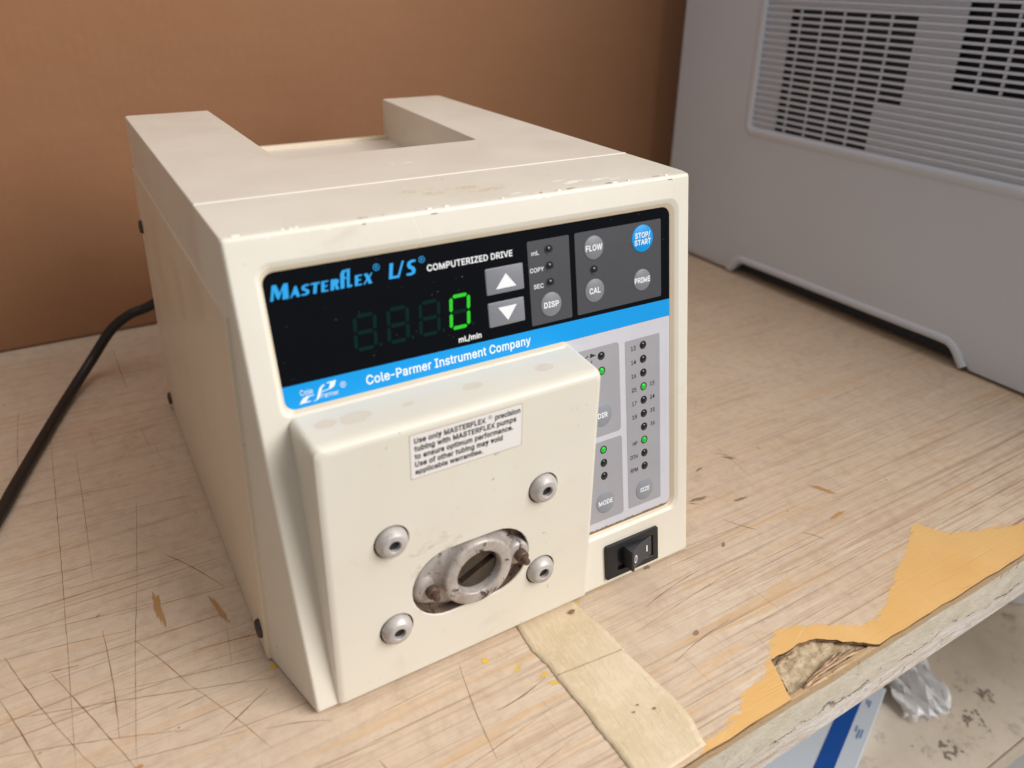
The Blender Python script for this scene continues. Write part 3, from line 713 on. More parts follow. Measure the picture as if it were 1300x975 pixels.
# ------------------------------------------------------------------ lettering
GLY = {
 '-': (453, '337,244 337,188 114,188 114,244'),
 '.': (187, '95,-4 78,-1 63,9 53,24 50,41 53,59 63,73 78,83 95,87 113,83 128,73 138,59 141,41 138,24 128,9 113,-1'),
 '/': (249, '235,533 71,-76 14,-76 178,533'),
 '0': (453, '227,-7 174,1 130,24 95,62 69,113 57,155 50,202 48,254 50,306 57,353 69,395 95,447 130,484 174,508 227,516 279,508 323,484 358,447 384,395 396,353 403,306 405,254 403,202 396,155 384,113 359,62 323,24 279,1|227,50 261,56 290,74 313,103 330,144 340,194 344,254 340,314 330,365 313,405 290,435 261,453 227,460 192,453 163,435 140,405 123,365 113,314 109,254 113,194 123,144 140,103 163,74 192,56'),
 '1': (453, '76,0 76,55 391,55 391,0|276,509 276,0 212,0 212,448 209,448 86,358 86,427 198,509'),
 '2': (453, '64,0 64,47 234,229 261,257 282,282 299,305 311,327 318,348 320,371 317,397 308,419 293,436 273,449 250,457 224,460 196,457 172,447 153,433 139,413 130,390 127,362 66,362 71,405 86,442 111,473 143,496 182,511 225,516 268,511 306,497 337,474 361,445 376,411 381,372 378,345 371,318 357,290 336,259 306,223 267,180 153,60 153,57 389,57 389,0'),
 '3': (453, '218,-7 173,-3 133,10 98,30 70,57 52,91 44,132 109,132 115,107 126,87 144,71 165,59 191,52 219,50 248,53 275,61 297,74 315,93 325,116 329,145 326,172 316,196 299,217 275,234 242,244 201,248 157,248 157,299 288,448 288,452 70,452 70,509 372,509 372,461 221,289 264,288 308,276 344,253 371,222 387,186 393,145 387,103 370,66 344,36 309,12 266,-2'),
 '4': (453, '40,105 40,158 247,509 311,509 109,166 109,163 413,163 413,105|282,0 282,121 282,146 282,318 343,318 343,0'),
 '5': (453, '221,-7 178,-2 140,11 108,32 83,60 66,93 60,130 122,130 127,108 138,89 154,73 173,60 196,52 221,50 250,53 276,64 298,82 314,104 324,131 328,162 324,193 314,221 297,244 275,262 248,273 218,277 192,275 167,268 145,258 128,246 67,253 96,509 366,509 366,452 151,452 134,301 136,301 155,315 178,325 203,331 229,334 263,330 294,321 321,306 345,285 364,260 379,231 388,199 391,163 385,117 369,76 343,41 309,15 268,-1'),
 '6': (453, '226,-7 182,-1 142,15 109,40 84,74 69,115 64,162 68,199 80,239 102,285 137,340 252,509 322,509 175,296 179,299 196,307 214,312 235,314 278,309 316,295 346,271 370,240 384,201 389,157 384,112 368,73 343,39 310,14 271,-2|226,48 254,52 279,63 299,79 314,101 324,128 327,157 324,187 314,213 299,235 279,251 254,262 226,265 198,262 174,252 153,235 138,214 128,188 125,158 128,128 138,102 153,79 174,63 198,52'),
 '7': (453, '96,0 322,448 322,452 61,452 61,509 390,509 390,449 164,0'),
 '8': (453, '226,-7 178,-2 136,11 101,33 74,62 57,96 52,135 55,166 65,195 81,220 101,241 125,256 153,265 153,267 119,282 93,308 76,342 70,380 75,417 90,450 114,477 146,498 184,511 226,516 269,511 306,498 337,477 361,450 377,417 382,380 376,342 359,308 333,282 300,267 300,265 327,256 351,241 372,220 387,195 397,166 401,135 395,96 378,62 352,33 317,11 275,-2|226,49 258,52 285,60 307,74 323,91 333,113 337,139 333,165 322,189 305,208 283,223 256,232 226,235 196,232 169,223 147,208 130,189 119,165 115,139 119,113 129,91 145,74 167,60 195,52|226,290 252,292 274,300 293,313 307,330 316,351 319,376 316,399 308,420 294,437 275,449 252,457 226,460 200,457 177,449 159,437 145,420 136,399 133,376 136,351 145,330 159,313 178,300 201,292'),
 'A': (479, '16,0 201,509 276,509 463,0 395,0 287,302 264,372 239,456 228,419 213,371 191,302 85,0|110,142 110,199 370,199 370,142'),
 'C': (510, '267,-7 225,-3 186,7 150,25 119,49 92,79 70,115 53,157 44,203 40,254 44,305 53,352 70,393 92,429 119,459 150,484 186,501 225,512 267,516 305,513 340,504 373,490 402,471 427,447 448,418 463,385 473,348 408,348 401,373 389,395 375,413 357,428 337,440 315,449 292,454 267,456 223,450 184,432 150,403 125,364 109,314 103,254 109,194 125,145 151,105 184,76 223,59 267,53 292,55 315,60 337,69 357,81 375,96 389,114 401,136 408,160 473,160 463,124 448,91 428,62 402,38 373,19 341,5 305,-4'),
 'D': (502, '218,0 95,0 95,57 214,57 271,63 317,81 353,110 378,149 393,198 398,255 393,312 378,361 353,399 319,428 274,446 220,452 92,452 92,509 224,509 272,505 314,495 352,478 398,441 432,391 448,351 457,306 461,255 457,205 448,159 432,119 410,83 383,54 350,31 311,14 267,3|124,509 124,0 59,0 59,509'),
 'E': (418, '60,0 60,509 372,509 372,452 125,452 125,286 355,286 355,229 125,229 125,57 375,57 375,0'),
 'F': (410, '60,0 60,509 369,509 369,452 125,452 125,278 346,278 346,221 125,221 125,0'),
 'H': (517, '60,0 60,509 125,509 125,289 392,289 392,509 457,509 457,0 392,0 392,232 125,232 125,0'),
 'I': (300, '31,0 31,57 118,57 118,452 31,452 31,509 269,509 269,452 183,452 183,57 269,57 269,0'),
 'L': (393, '60,0 60,509 125,509 125,57 361,57 361,0'),
 'M': (628, '60,0 60,509 152,509 277,187 287,159 299,123 311,84 315,73 318,83 330,121 342,158 352,187 476,509 568,509 568,0 504,0 504,291 504,327 505,369 506,413 507,436 498,409 482,363 467,322 456,291 342,0 286,0 170,291 159,321 145,361 129,408 120,435 120,416 121,372 122,328 122,291 122,0'),
 'O': (533, '267,-7 225,-3 186,7 150,25 119,49 92,79 70,115 53,157 44,203 40,254 44,305 53,352 70,393 92,429 119,459 150,484 186,501 225,512 267,516 309,512 348,501 384,484 415,459 442,429 464,393 480,352 490,305 493,254 490,203 480,157 464,115 442,79 415,49 384,25 348,7 309,-3|267,53 310,59 349,76 383,105 408,144 425,194 430,254 425,314 408,365 383,404 349,433 310,450 267,456 223,450 184,433 151,404 125,364 109,314 103,254 109,194 125,144 151,105 184,76 223,59'),
 'P': (444, '125,242 233,242 269,246 297,256 318,272 333,294 342,319 344,348 342,376 333,402 318,423 297,439 268,449 232,452 125,452|60,0 60,509 235,509 289,503 332,487 366,462 390,430 404,391 409,348 404,304 390,265 366,233 332,207 289,191 235,186 125,186 125,0'),
 'R': (449, '125,255 234,255 269,258 298,267 319,281 334,300 342,324 345,352 342,380 334,405 319,425 298,440 269,449 233,452 125,452|60,0 60,509 236,509 290,504 333,489 367,465 390,433 405,395 409,352 405,309 390,271 367,240 333,217 289,203 236,198 125,198 125,0|353,0 230,229 303,229 428,0'),
 'S': (446, '224,-9 172,-4 128,9 91,31 64,60 46,96 38,137 104,137 110,110 123,88 142,71 166,59 194,52 224,49 257,52 286,60 311,74 329,92 341,114 346,139 342,161 332,179 316,193 296,205 272,214 245,222 184,239 128,260 86,289 60,326 52,372 58,413 75,448 102,476 138,498 180,511 227,516 275,511 316,498 351,476 377,449 394,415 401,378 337,378 326,412 302,437 267,453 225,459 194,456 167,448 145,435 129,418 118,398 115,376 119,352 131,334 148,319 169,308 212,293 264,279 312,264 336,252 359,238 379,220 395,198 405,171 408,139 403,99 386,64 360,34 323,11 278,-4'),
 'T': (448, '32,452 32,509 417,509 417,452 257,452 257,0 193,0 193,452'),
 'U': (517, '259,-8 203,-2 154,15 114,43 85,80 66,124 60,173 60,509 124,509 124,178 128,144 141,113 160,87 187,68 220,56 259,52 298,56 331,68 357,87 377,113 389,144 393,178 393,509 457,509 457,173 451,124 433,80 403,43 363,15 315,-2'),
 'V': (479, '204,0 16,509 84,509 192,206 215,137 241,53 252,90 267,138 290,206 395,509 463,509 278,0'),
 'W': (686, '154,0 15,509 81,509 162,196 174,145 186,94 192,61 199,94 210,145 223,196 305,509 379,509 461,196 473,145 485,94 492,62 498,94 509,145 522,196 602,509 669,509 529,0 454,0 367,323 350,391 343,431 342,437 334,395 326,359 317,323 229,0'),
 'X': (474, '18,0 200,260 29,509 104,509 178,400 204,361 223,329 238,302 252,329 272,361 298,400 374,509 446,509 276,263 456,0 382,0 292,129 268,165 250,195 237,218 225,196 206,166 182,129 91,0'),
 'Y': (472, '203,0 203,208 16,509 91,509 192,344 222,292 236,264 236,263 237,265 251,293 280,344 381,509 455,509 268,208 268,0'),
 'Z': (438, '42,0 42,46 273,385 306,431 323,453 285,452 223,452 40,452 40,509 397,509 397,462 169,129 134,81 114,55 152,57 214,57 399,57 399,0'),
 'a': (389, '160,-9 126,-5 94,5 68,22 48,45 35,73 30,108 34,138 43,161 58,179 78,193 100,203 125,211 178,220 234,227 252,230 265,235 273,243 276,255 276,257 273,279 267,297 256,311 240,322 220,329 196,331 171,329 149,322 132,313 118,301 107,288 100,274 41,291 57,322 79,346 104,364 133,375 163,382 194,384 215,383 239,379 263,372 286,360 306,343 322,320 333,290 337,251 337,0 277,0 277,52 272,52 264,38 252,25 236,12 215,1 190,-6|170,45 202,49 228,59 248,74 263,93 272,115 276,138 276,190 259,182 231,176 200,171 175,168 154,164 134,159 117,150 103,139 95,124 92,105 94,87 102,72 114,61 130,52 149,47'),
 'b': (424, '229,-8 198,-5 172,4 153,17 138,31 118,59 112,59 112,0 53,0 53,509 114,509 114,319 118,319 137,346 152,360 171,373 197,381 229,384 274,378 313,361 345,332 370,293 385,245 390,189 385,133 370,84 346,45 313,16 274,-2|220,47 253,51 279,66 301,88 316,117 325,151 328,189 325,227 316,261 301,290 280,311 253,325 220,330 188,325 161,312 140,291 125,263 116,229 113,189 116,150 125,115 140,86 162,65 188,51'),
 'c': (395, '207,-8 159,-2 117,16 82,46 56,85 40,133 34,187 40,243 56,291 82,330 117,360 159,378 207,384 234,383 260,377 284,368 305,356 324,341 340,322 353,301 362,277 303,262 298,276 290,289 270,311 257,319 242,325 226,329 207,330 173,325 145,310 124,287 108,258 99,224 96,187 99,151 108,117 124,89 145,66 173,51 207,46 226,48 243,52 258,58 271,66 282,76 292,89 299,102 304,117 363,102 354,78 341,56 325,37 306,21 285,9 261,-1 235,-6'),
 'd': (424, '195,-8 151,-2 111,16 79,45 55,84 39,133 34,189 39,245 55,293 79,332 112,361 151,378 196,384 228,381 253,373 272,360 287,346 306,319 311,319 311,509 372,509 372,0 313,0 313,59 307,59 287,31 272,17 252,4 227,-5|205,47 236,51 263,65 284,86 299,115 309,150 312,189 309,229 300,263 284,291 263,312 237,325 205,330 172,325 145,311 124,290 108,261 99,227 96,189 99,151 109,117 124,88 145,66 172,51'),
 'e': (404, '97,221 308,221 307,237 298,269 283,294 263,314 237,326 205,330 173,326 146,313 125,294 109,270 99,241|212,-8 161,-2 117,16 82,46 56,85 40,132 34,187 39,242 55,290 81,329 115,359 157,378 205,384 236,382 266,374 294,361 319,341 341,315 357,282 368,242 371,194 371,169 97,169 100,139 110,106 128,80 151,61 179,50 212,46 234,48 254,53 271,61 285,73 297,88 306,105 365,91 353,63 335,39 311,19 283,4 249,-5'),
 'f': (253, '228,379 228,327 6,327 6,379|81,0 81,432 84,461 96,486 113,505 135,519 161,527 187,530 222,527 243,521 227,468 215,472 195,474 171,470 154,460 145,443 142,419 142,0'),
 'g': (425, '207,-151 168,-148 134,-140 105,-127 82,-110 64,-91 51,-69 101,-41 122,-66 136,-78 154,-88 178,-95 207,-97 249,-92 282,-75 304,-47 311,-6 311,68 306,68 287,41 272,28 252,16 227,8 195,5 152,10 113,27 80,53 55,90 39,136 34,191 39,246 55,293 80,332 112,361 152,378 196,384 228,382 253,373 273,360 288,346 308,319 313,319 313,379 372,379 372,-9 367,-54 350,-90 324,-117 291,-136 251,-147|205,59 237,63 264,75 285,95 300,121 309,154 312,193 309,231 300,264 285,291 264,312 237,325 205,330 172,325 145,312 124,290 109,262 99,229 96,193 99,155 109,123 124,96 145,76 172,63'),
 'h': (410, '114,227 114,0 53,0 53,509 114,509 114,312 124,332 152,362 187,379 227,384 264,380 295,369 321,349 341,321 353,285 357,240 357,0 296,0 296,235 290,275 273,304 246,323 210,329 184,326 161,317 141,303 126,283 117,257'),
 'i': (166, '53,0 53,379 114,379 114,0|84,443 67,446 54,455 44,468 41,483 44,499 54,512 67,521 84,524 100,521 114,512 123,499 126,483 123,468 114,455 100,446'),
 'l': (189, '139,-2 101,3 74,20 58,47 53,84 53,509 114,509 114,99 115,77 120,62 130,54 146,52 160,53 170,54 181,3 162,-1'),
 'm': (609, '53,0 53,379 112,379 112,306 118,323 132,346 151,363 172,376 195,384 219,386 257,380 287,361 309,331 317,308 322,321 337,343 357,361 381,375 407,383 437,386 468,383 497,372 522,354 541,328 553,296 557,255 557,0 496,0 496,254 490,289 473,313 447,326 419,330 395,328 374,320 358,307 345,290 338,270 335,247 335,0 274,0 274,260 269,288 253,311 229,326 199,330 178,328 158,320 140,307 126,289 117,266 114,238 114,0'),
 'n': (409, '114,227 114,0 53,0 53,379 112,379 112,307 124,332 152,362 187,379 227,384 264,380 295,369 321,349 341,321 353,285 357,240 357,0 296,0 296,235 290,275 273,304 246,323 210,329 184,326 161,317 141,303 126,283 117,257'),
 'o': (415, '207,-8 159,-2 117,16 82,46 56,85 40,133 34,187 40,243 56,291 82,330 117,360 159,378 207,384 256,378 299,360 333,330 359,291 376,243 381,187 376,133 359,85 333,46 299,16 256,-2|207,46 242,51 270,66 292,89 307,117 316,151 319,187 316,224 307,258 292,287 270,310 242,325 207,330 173,325 145,310 124,287 108,258 99,224 96,187 99,151 108,117 124,89 145,66 173,51'),
 'p': (424, '53,-143 53,379 112,379 112,319 118,319 137,346 152,360 171,373 197,381 229,384 274,378 313,361 345,332 370,293 385,245 390,189 385,133 370,84 346,45 313,16 274,-2 229,-8 198,-5 173,4 153,17 138,31 118,59 114,59 114,-143|220,47 253,51 279,66 301,88 316,117 325,151 328,189 325,227 316,261 301,290 280,311 253,325 220,330 188,325 161,312 140,291 125,263 116,229 113,189 116,150 125,115 140,86 162,65 188,51'),
 'r': (259, '53,0 53,379 112,379 112,321 115,321 130,347 152,367 181,380 213,385 229,384 243,384 243,322 230,324 207,326 182,323 159,315 140,301 126,284 117,262 114,237 114,0'),
 's': (365, '182,-8 145,-5 112,3 84,18 62,38 45,63 36,94 94,107 105,79 124,60 150,49 181,45 217,50 244,62 262,81 268,103 265,121 254,136 237,147 212,155 149,170 104,186 72,208 53,237 47,274 51,305 65,332 87,354 115,370 149,381 187,384 223,381 254,372 279,358 299,339 314,316 324,290 268,277 258,298 243,316 219,328 187,333 156,329 131,317 114,299 109,277 112,258 124,243 144,232 172,223 229,209 275,194 306,171 325,142 331,107 326,75 312,47 290,24 260,6 223,-5'),
 't': (227, '204,379 204,327 6,327 6,379|65,471 126,471 126,98 128,76 136,61 150,53 170,50 185,51 202,54 213,2 192,-3 168,-4 125,2 92,21 72,52 65,93'),
 'u': (410, '182,-5 146,-1 115,11 89,31 69,59 57,95 53,139 53,379 114,379 114,144 119,105 137,75 164,56 200,50 226,53 249,62 268,77 283,97 293,122 296,153 296,379 357,379 357,0 298,0 298,73 286,47 257,17 222,0'),
 'v': (389, '163,0 17,379 84,379 165,155 177,121 187,87 195,59 203,87 213,121 224,155 305,379 371,379 226,0'),
 'w': (567, '137,0 22,379 86,379 132,214 153,137 164,91 169,66 174,90 185,135 205,214 251,379 315,379 361,214 381,136 391,91 396,67 401,90 412,135 433,214 479,379 544,379 428,0 367,0 318,172 304,225 290,280 283,309 276,280 262,225 247,172 198,0'),
 'y': (389, '47,-139 61,-86 71,-87 88,-90 104,-89 118,-84 130,-74 141,-58 151,-36 163,-1 17,379 84,379 165,155 177,121 187,87 195,60 202,87 212,121 224,155 305,379 371,379 204,-58 191,-85 177,-107 159,-124 139,-136 117,-143 91,-145 65,-143'),
 ' ': (187, ''),
}

def letter(s, u0, u1, v0, v1, mat, par, T=None, off=2.1, bold=.02, shear=0, name='lettering', base=None):
    """lettering from outlines, fitted to a box (v0 = baseline, v1 = cap height); T maps (u, v) to the surface"""
    tf = T or (lambda a, b: P(a, b, off)); bd = bold * 1000
    x = 0; items = []
    for ch in s:
        adv, data = GLY[ch]
        if ch == '-': x -= 60; adv -= 50
        if data:
            ls = [[tuple(map(int, p.split(','))) for p in l.split(' ')] for l in data.split('|')]
            items.append([[(x + a, b) for a, b in l] for l in ls])
        x += adv + bd * .9
    xs = [p[0] for it in items for l in it for p in l]; xa, xb = min(xs) - bd, max(xs) + bd
    def area2(l): return sum(l[i - 1][0] * l[i][1] - l[i][0] * l[i - 1][1] for i in range(len(l)))
    def inside(p, l):
        c = False
        for i in range(len(l)):
            a, b = l[i - 1], l[i]
            if (a[1] > p[1]) != (b[1] > p[1]) and p[0] < (b[0] - a[0]) * (p[1] - a[1]) / (b[1] - a[1]) + a[0]: c = not c
        return c
    bm = bmesh.new()
    def mp(p, q):
        u = u0 + (p[0] - xa) / (xb - xa) * (u1 - u0); vv = (p[1] + bd) / (509 + 2 * bd)
        v = v0 + vv * (v1 - v0); co = tf(u + shear * (vv - .5) * (v1 - v0), v)
        return co + Vector((0, -.000004 * q, 0))
    for it in items:
        big = max(it, key=lambda l: abs(area2(l))); outs = [l for l in it if area2(l) * area2(big) > 0]
        for q, o in enumerate(outs):
            hs = [inset_loop(h, bd) for h in it if h not in outs and inside(h[0], o)]
            lp = [[mp(p, q) for p in l] for l in [inset_loop(o, -bd)] + hs]
            fill_holes(bm, lp, [[bm.verts.new(p) for p in l] for l in lp])
    return obj(name, bm, mat, par, smooth=False)
# two-weight display lettering of the product name, one outline per stroke group
def glyph(loops, u0, u1, v0, v1, mat, par, off, shear=.2):
    bm = bmesh.new()
    for q, l in enumerate(loops):
        pts = [P(u0 + x * (u1 - u0) + shear * y * (v1 - v0), v0 + y * (v1 - v0), off - q * .012) for x, y in l]
        t = [bm.verts.new(p) for p in pts]; fill_holes(bm, [pts], [t])
    return obj('lettering', bm, mat, par, smooth=False)
GL = {
 'M': [[(0, 0), (.10, 1), (.34, 1), (.50, .46), (.74, 1), (.96, 1), (1.0, 0), (.66, 0), (.68, .62), (.46, .06), (.38, .06), (.20, .60), (.16, 0)]],
 'A': [[(0, 0), (.46, 1), (.66, 1), (1.0, 0), (.64, 0), (.58, .24), (.30, .24), (.18, 0)][:], ],
 'S': [[(.02, .03), (.55, 0), (.92, .10), (1, .30), (.86, .50), (.46, .66), (.52, .82), (.96, .84), (.98, .98), (.50, 1), (.16, .88), (.06, .68), (.22, .48), (.60, .34), (.58, .18), (.02, .16)]],
 'T': [[(.24, 0), (.34, .84), (0, .84), (.02, 1), (1, 1), (.98, .84), (.70, .84), (.62, 0)]],
 'E': [[(.04, 0), (.04, 1), (.96, 1), (.94, .86), (.46, .86), (.46, .58), (.86, .58), (.84, .44), (.46, .44), (.46, .14), (.96, .14), (.94, 0)]],
 'R': [[(.02, 0), (.06, 1), (.66, 1), (.92, .88), (.96, .66), (.78, .48), (1.0, 0), (.62, 0), (.46, .42), (.40, 0)]],
 'f': [[(.14, 0), (.14, .80), (.34, .97), (.98, 1), (.96, .90), (.62, .84), (.60, .58), (.86, .58), (.84, .49), (.60, .49), (.60, 0)]],
 'l': [[(0, 0), (.0, 1), (.66, 1), (.58, .14), (1.1, .12), (1.1, 0)]],
 'X': [[(0, 0), (.36, .50), (.06, 1), (.46, 1), (.62, .70), (.86, 1), (1, 1), (.72, .54), (1.0, 0), (.60, 0), (.46, .32), (.16, 0)]]}
for ch_, a, b_, hh in (('M', 13.2, 19.8, 5.6), ('A', 20.3, 23.9, 4.0), ('S', 24.2, 27.4, 4.0), ('T', 27.9, 31.3, 4.0), ('E', 31.7, 34.6, 4.0), ('R', 35.2, 38.7, 4.0), ('f', 38.6, 42.0, 6.9), ('l', 41.6, 43.4, 6.9), ('E', 44.6, 47.6, 4.0), ('X', 48.0, 51.6, 4.0)):
    glyph(GL[ch_], a, b_, 171.0, 171.0 + hh, CYN, panel, 2.16, .14)
glyph([[(.0, 0), (.10, 1), (.50, 1), (.42, .16), (1, .16), (1, 0)]], 58.4, 62.0, 171.2, 177.2, CYN, panel, 2.16, .12)
glyph([[(0, 0), (.75, 1), (1, 1), (.25, 0)]], 61.8, 65.4, 171.2, 177.4, CYN, panel, 2.17, 0)
glyph(GL['S'], 65.6, 69.6, 171.2, 177.2, CYN, panel, 2.16, .12)
def regmark(u, v, r_, mat, T=None, par=None, off=2.16):
    bm = bmesh.new(); tf = T or (lambda a, b: P(a, b, off))
    A = [bm.verts.new(tf(x, y)) for x, y in circ(u, v, r_, 24)]; B = [bm.verts.new(tf(x, y)) for x, y in circ(u, v, r_ * .82, 24)]
    for i in range(24): j = (i + 1) % 24; bm.faces.new((A[i], A[j], B[j], B[i]))
    obj('registered_mark', bm, mat, par or panel, smooth=False)
    letter('R', u - r_ * .36, u + r_ * .42, v - r_ * .5, v + r_ * .5, mat, par or panel, T=tf, bold=.01)
regmark(54.0, 176.7, 1.35, CYN); regmark(72.8, 176.6, 1.3, CYN)
letter('COMPUTERIZED DRIVE', 74.6, 113.6, 171.5, 174.1, WHI, panel, off=2.16, bold=.018)
letter('mL/min', 85.1, 95.8, 139.9, 142.2, WHI, display, off=2.12, bold=.022)
letter('Cole-Parmer Instrument Company', 43.6, 119.6, 131.8, 135.6, plain('pale_print', s2l(226, 240, 250), .5, var=.02), panel, off=2.12, bold=.017)
for s_, u_, v_, hw, hh, m_ in (('FLOW', 155.3, 168.6, 4.5, 1.35, WHI), ('CAL', 155.0, 149.2, 3.1, 1.35, WHI), ('PRIME', 182.5, 149.3, 4.6, 1.3, WHI), ('STOP/', 183.0, 170.2, 4.4, 1.3, WHI), ('START', 183.0, 167.0, 4.8, 1.25, WHI),
                           ('DISP', 131.3, 147.4, 3.9, 1.3, WHI), ('SIZE', 182.2, 42.8, 3.0, 1.15, WHI), ('MODE', 156.9, 43.8, 4.4, 1.2, WHI), ('DIR', 156.9, 88.8, 2.9, 1.3, WHI)):
    letter(s_, u_ - hw, u_ + hw, v_ - hh, v_ + hh, m_, panel, off=TOPZ - .03, bold=.024)
for s_, a, b_, v_ in (('mL', 122.8, 126.6, 170.9), ('COPY', 121.6, 128.6, 163.6), ('SEC', 123.0, 128.0, 156.4)):
    letter(s_, a, b_, v_ - .95, v_ + .95, WHI, panel, off=2.13, bold=.01)
for k, (l_, r_) in enumerate((('13', ''), ('14', ''), ('16', ''), ('25', '15'), ('17', '24'), ('18', '35'), ('', '36'), ('HP', ''), ('OTH', ''), ('RPM', ''))):
    v_ = 117.2 - 6.93 * k; wd = 2.9 if len(l_) == 2 else 4.6
    if l_: letter(l_, 178.4 - wd - .4, 178.4 - .4, v_ - 1.05, v_ + 1.05, TXB, panel, off=2.04, bold=.008)
    if r_: letter(r_, 186.6, 189.5, v_ - .2, v_ + 1.9, TXB, panel, off=2.04, bold=.008)
# rotation arrows beside the direction lamps
def stroke(pts, wd, mat, off, par):
    bm = bmesh.new(); prev = None; pts = [Vector(p) for p in pts]
    for i, p in enumerate(pts):
        d = (pts[min(i + 1, len(pts) - 1)] - pts[max(i - 1, 0)]).normalized(); s_ = Vector((-d.y, d.x)) * wd / 2
        cur = (bm.verts.new(P(p.x + s_.x, p.y + s_.y, off)), bm.verts.new(P(p.x - s_.x, p.y - s_.y, off)))
        if prev: bm.faces.new((prev[0], prev[1], cur[1], cur[0]))
        prev = cur
    obj('direction_arrow', bm, mat, par, smooth=False)
stroke([(150.6 + 3.6 * math.cos(a), 115.8 + 3.6 * math.sin(a)) for a in [3.3 - k * .13 for k in range(13)]], .5, TXB, 2.04, panel)
flat('direction_arrow', [(151.2, 120.3), (154.4, 118.9), (151.0, 118.2)], 2.03, TXB, panel)
stroke([(149.0 + 3.0 * math.cos(a), 117.4 + 3.0 * math.sin(a)) for a in [-.2 - k * .13 for k in range(9)]], .4, TXB, 2.035, panel)
# supplier emblem on the blue stripe
EMB = plain('pale_print_emblem', s2l(226, 240, 250), .5, var=.02)
def emb(l, q=0): flat('emblem', [(16.6 + x * 15.0, 130.7 + y * 6.3) for x, y in l], 2.12 - q * .012, EMB, panel)
emb([(0, 0), (.12, .34), (.22, .42), (.42, .42), (.40, .37), (.28, .36), (.18, .10), (.30, .08), (.29, .03), (.08, .02)])
emb([(.35, .02), (.44, .05), (.56, .70), (.64, .86), (.72, .88), (.70, .80), (.64, .72), (.53, .12), (.46, .02), (.38, -.01)], 1)
emb([(.76, .90), (.78, .96), (1.02, .98), (.95, .62), (.86, .52), (.60, .44), (.61, .49), (.80, .56), (.86, .88)])
letter('Cole', 17.6, 22.4, 133.9, 136.0, EMB, panel, off=2.12, bold=.005)
letter('Parmer', 25.2, 32.2, 131.1, 133.0, EMB, panel, off=2.12, bold=.0)
regmark(34.3, 134.4, 1.2, EMB, off=2.12)
# grime in the lower lip of the opening
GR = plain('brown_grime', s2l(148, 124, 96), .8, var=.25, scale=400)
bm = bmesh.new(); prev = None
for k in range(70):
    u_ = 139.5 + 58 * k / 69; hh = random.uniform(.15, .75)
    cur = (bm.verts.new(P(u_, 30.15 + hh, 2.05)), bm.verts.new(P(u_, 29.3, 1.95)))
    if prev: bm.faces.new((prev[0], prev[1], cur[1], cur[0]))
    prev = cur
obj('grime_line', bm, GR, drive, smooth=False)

# ------------------------------------------------------------------ mounting face (boss) with recesses
YF = -.0015
def B3(x, z, y=YF * 1000): return Vector((x / 1000, y / 1000, z / 1000))
bm = bmesh.new()
def bring(x0, x1, z0, z1, r_, y, yb=None): return [B3(x, z, y) for x, z in rpoly([(x0, z0), (x1, z0), (x1, z1), (x0, z1)], [.7, .7, r_, r_], 5)]
front = [bring(12.6, 140.4, 1.6, 127.2, 3, 34), bring(12.8, 140.0, 2.2, 126.6, 3, 22), bring(13.7, 139.2, 2.3, 125.6, 3, 3.5), bring(14.0, 138.9, 2.4, 125.3, 3, 1.2), bring(14.7, 138.2, 2.6, 124.7, 3, -.5), bring(15.9, 137.3, 2.9, 123.8, 3, -1.25), bring(17.6, 136.2, 3.5, 122.3, 3, -1.5)]
fv = loft(bm, front)
HX, HZ = 77.2, 45.3
hol = [circ(x, z, 7.6, 32) for x in (40.9, 110.5) for z in (31.2, 75.9)]
def stadium(cx, cz, w_, h_, n=14):
    r_ = h_ / 2; a = w_ / 2 - r_
    return [(cx + a + r_ * math.cos(t), cz + r_ * math.sin(t)) for t in [-math.pi / 2 + math.pi * k / n for k in range(n + 1)]] + [(cx - a + r_ * math.cos(t), cz + r_ * math.sin(t)) for t in [math.pi / 2 + math.pi * k / n for k in range(n + 1)]]
hol.append(stadium(HX - 1, HZ, 56, 34.5))
hvs = []; deep = []
for l in hol:
    vv = [[bm.verts.new(B3(x, z, y)) for x, z in ll] for ll, y in ((l, -1.5), (inset_loop(l, .25), -1.25), (inset_loop(l, .35), -.8), (inset_loop(l, .35), 8.5))]
    for a, b_ in zip(vv, vv[1:]):
        for i in range(len(a)):
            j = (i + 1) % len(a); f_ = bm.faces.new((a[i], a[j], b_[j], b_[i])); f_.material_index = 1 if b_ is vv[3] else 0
    hvs.append(vv[0])
fill_holes(bm, [front[-1]] + [[B3(x, z) for x, z in l] for l in hol], [fv[-1]] + hvs)
boss = obj('mounting_face', bm, CREAM, drive, wn=True); BOSS = boss
# cast metal
def castmat(name, a, b_, grime, th=.62):
    n = NT(name)
    c = n.mix(n.ramp(n.noise(120, 4, .6), .3, .7), a, b_)
    g = n.ramp(n.noise(170, 5, .75, dist=.6), th, th + .06)
    c = n.mix(g, c, grime)
    c = n.mix(n.ramp(n.noise(60, 4, .7), .5, .75, 0, .35), c, s2l(140, 112, 92))
    n.base(c); n.set(n.ramp(n.noise(200, 3), .3, .7, .38, .6), .30, .5)
    n.bump(n.noise(900, 4, .7), .35, .0004); return n.m
CAST = castmat('grey_cast_metal', s2l(198, 192, 186), s2l(168, 159, 152), s2l(72, 58, 54), .575)
POSTM = castmat('painted_post_metal', s2l(202, 197, 193), s2l(184, 179, 175), s2l(104, 98, 96), .61)
SHADE = castmat('stained_shaded_casting', s2l(150, 132, 118), s2l(112, 94, 82), s2l(62, 46, 40), .56)  # brown dirt, with the shadow of the recess also put into the colour
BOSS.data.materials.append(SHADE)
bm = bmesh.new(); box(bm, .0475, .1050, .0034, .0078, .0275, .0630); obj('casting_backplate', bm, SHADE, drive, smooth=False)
hub = None
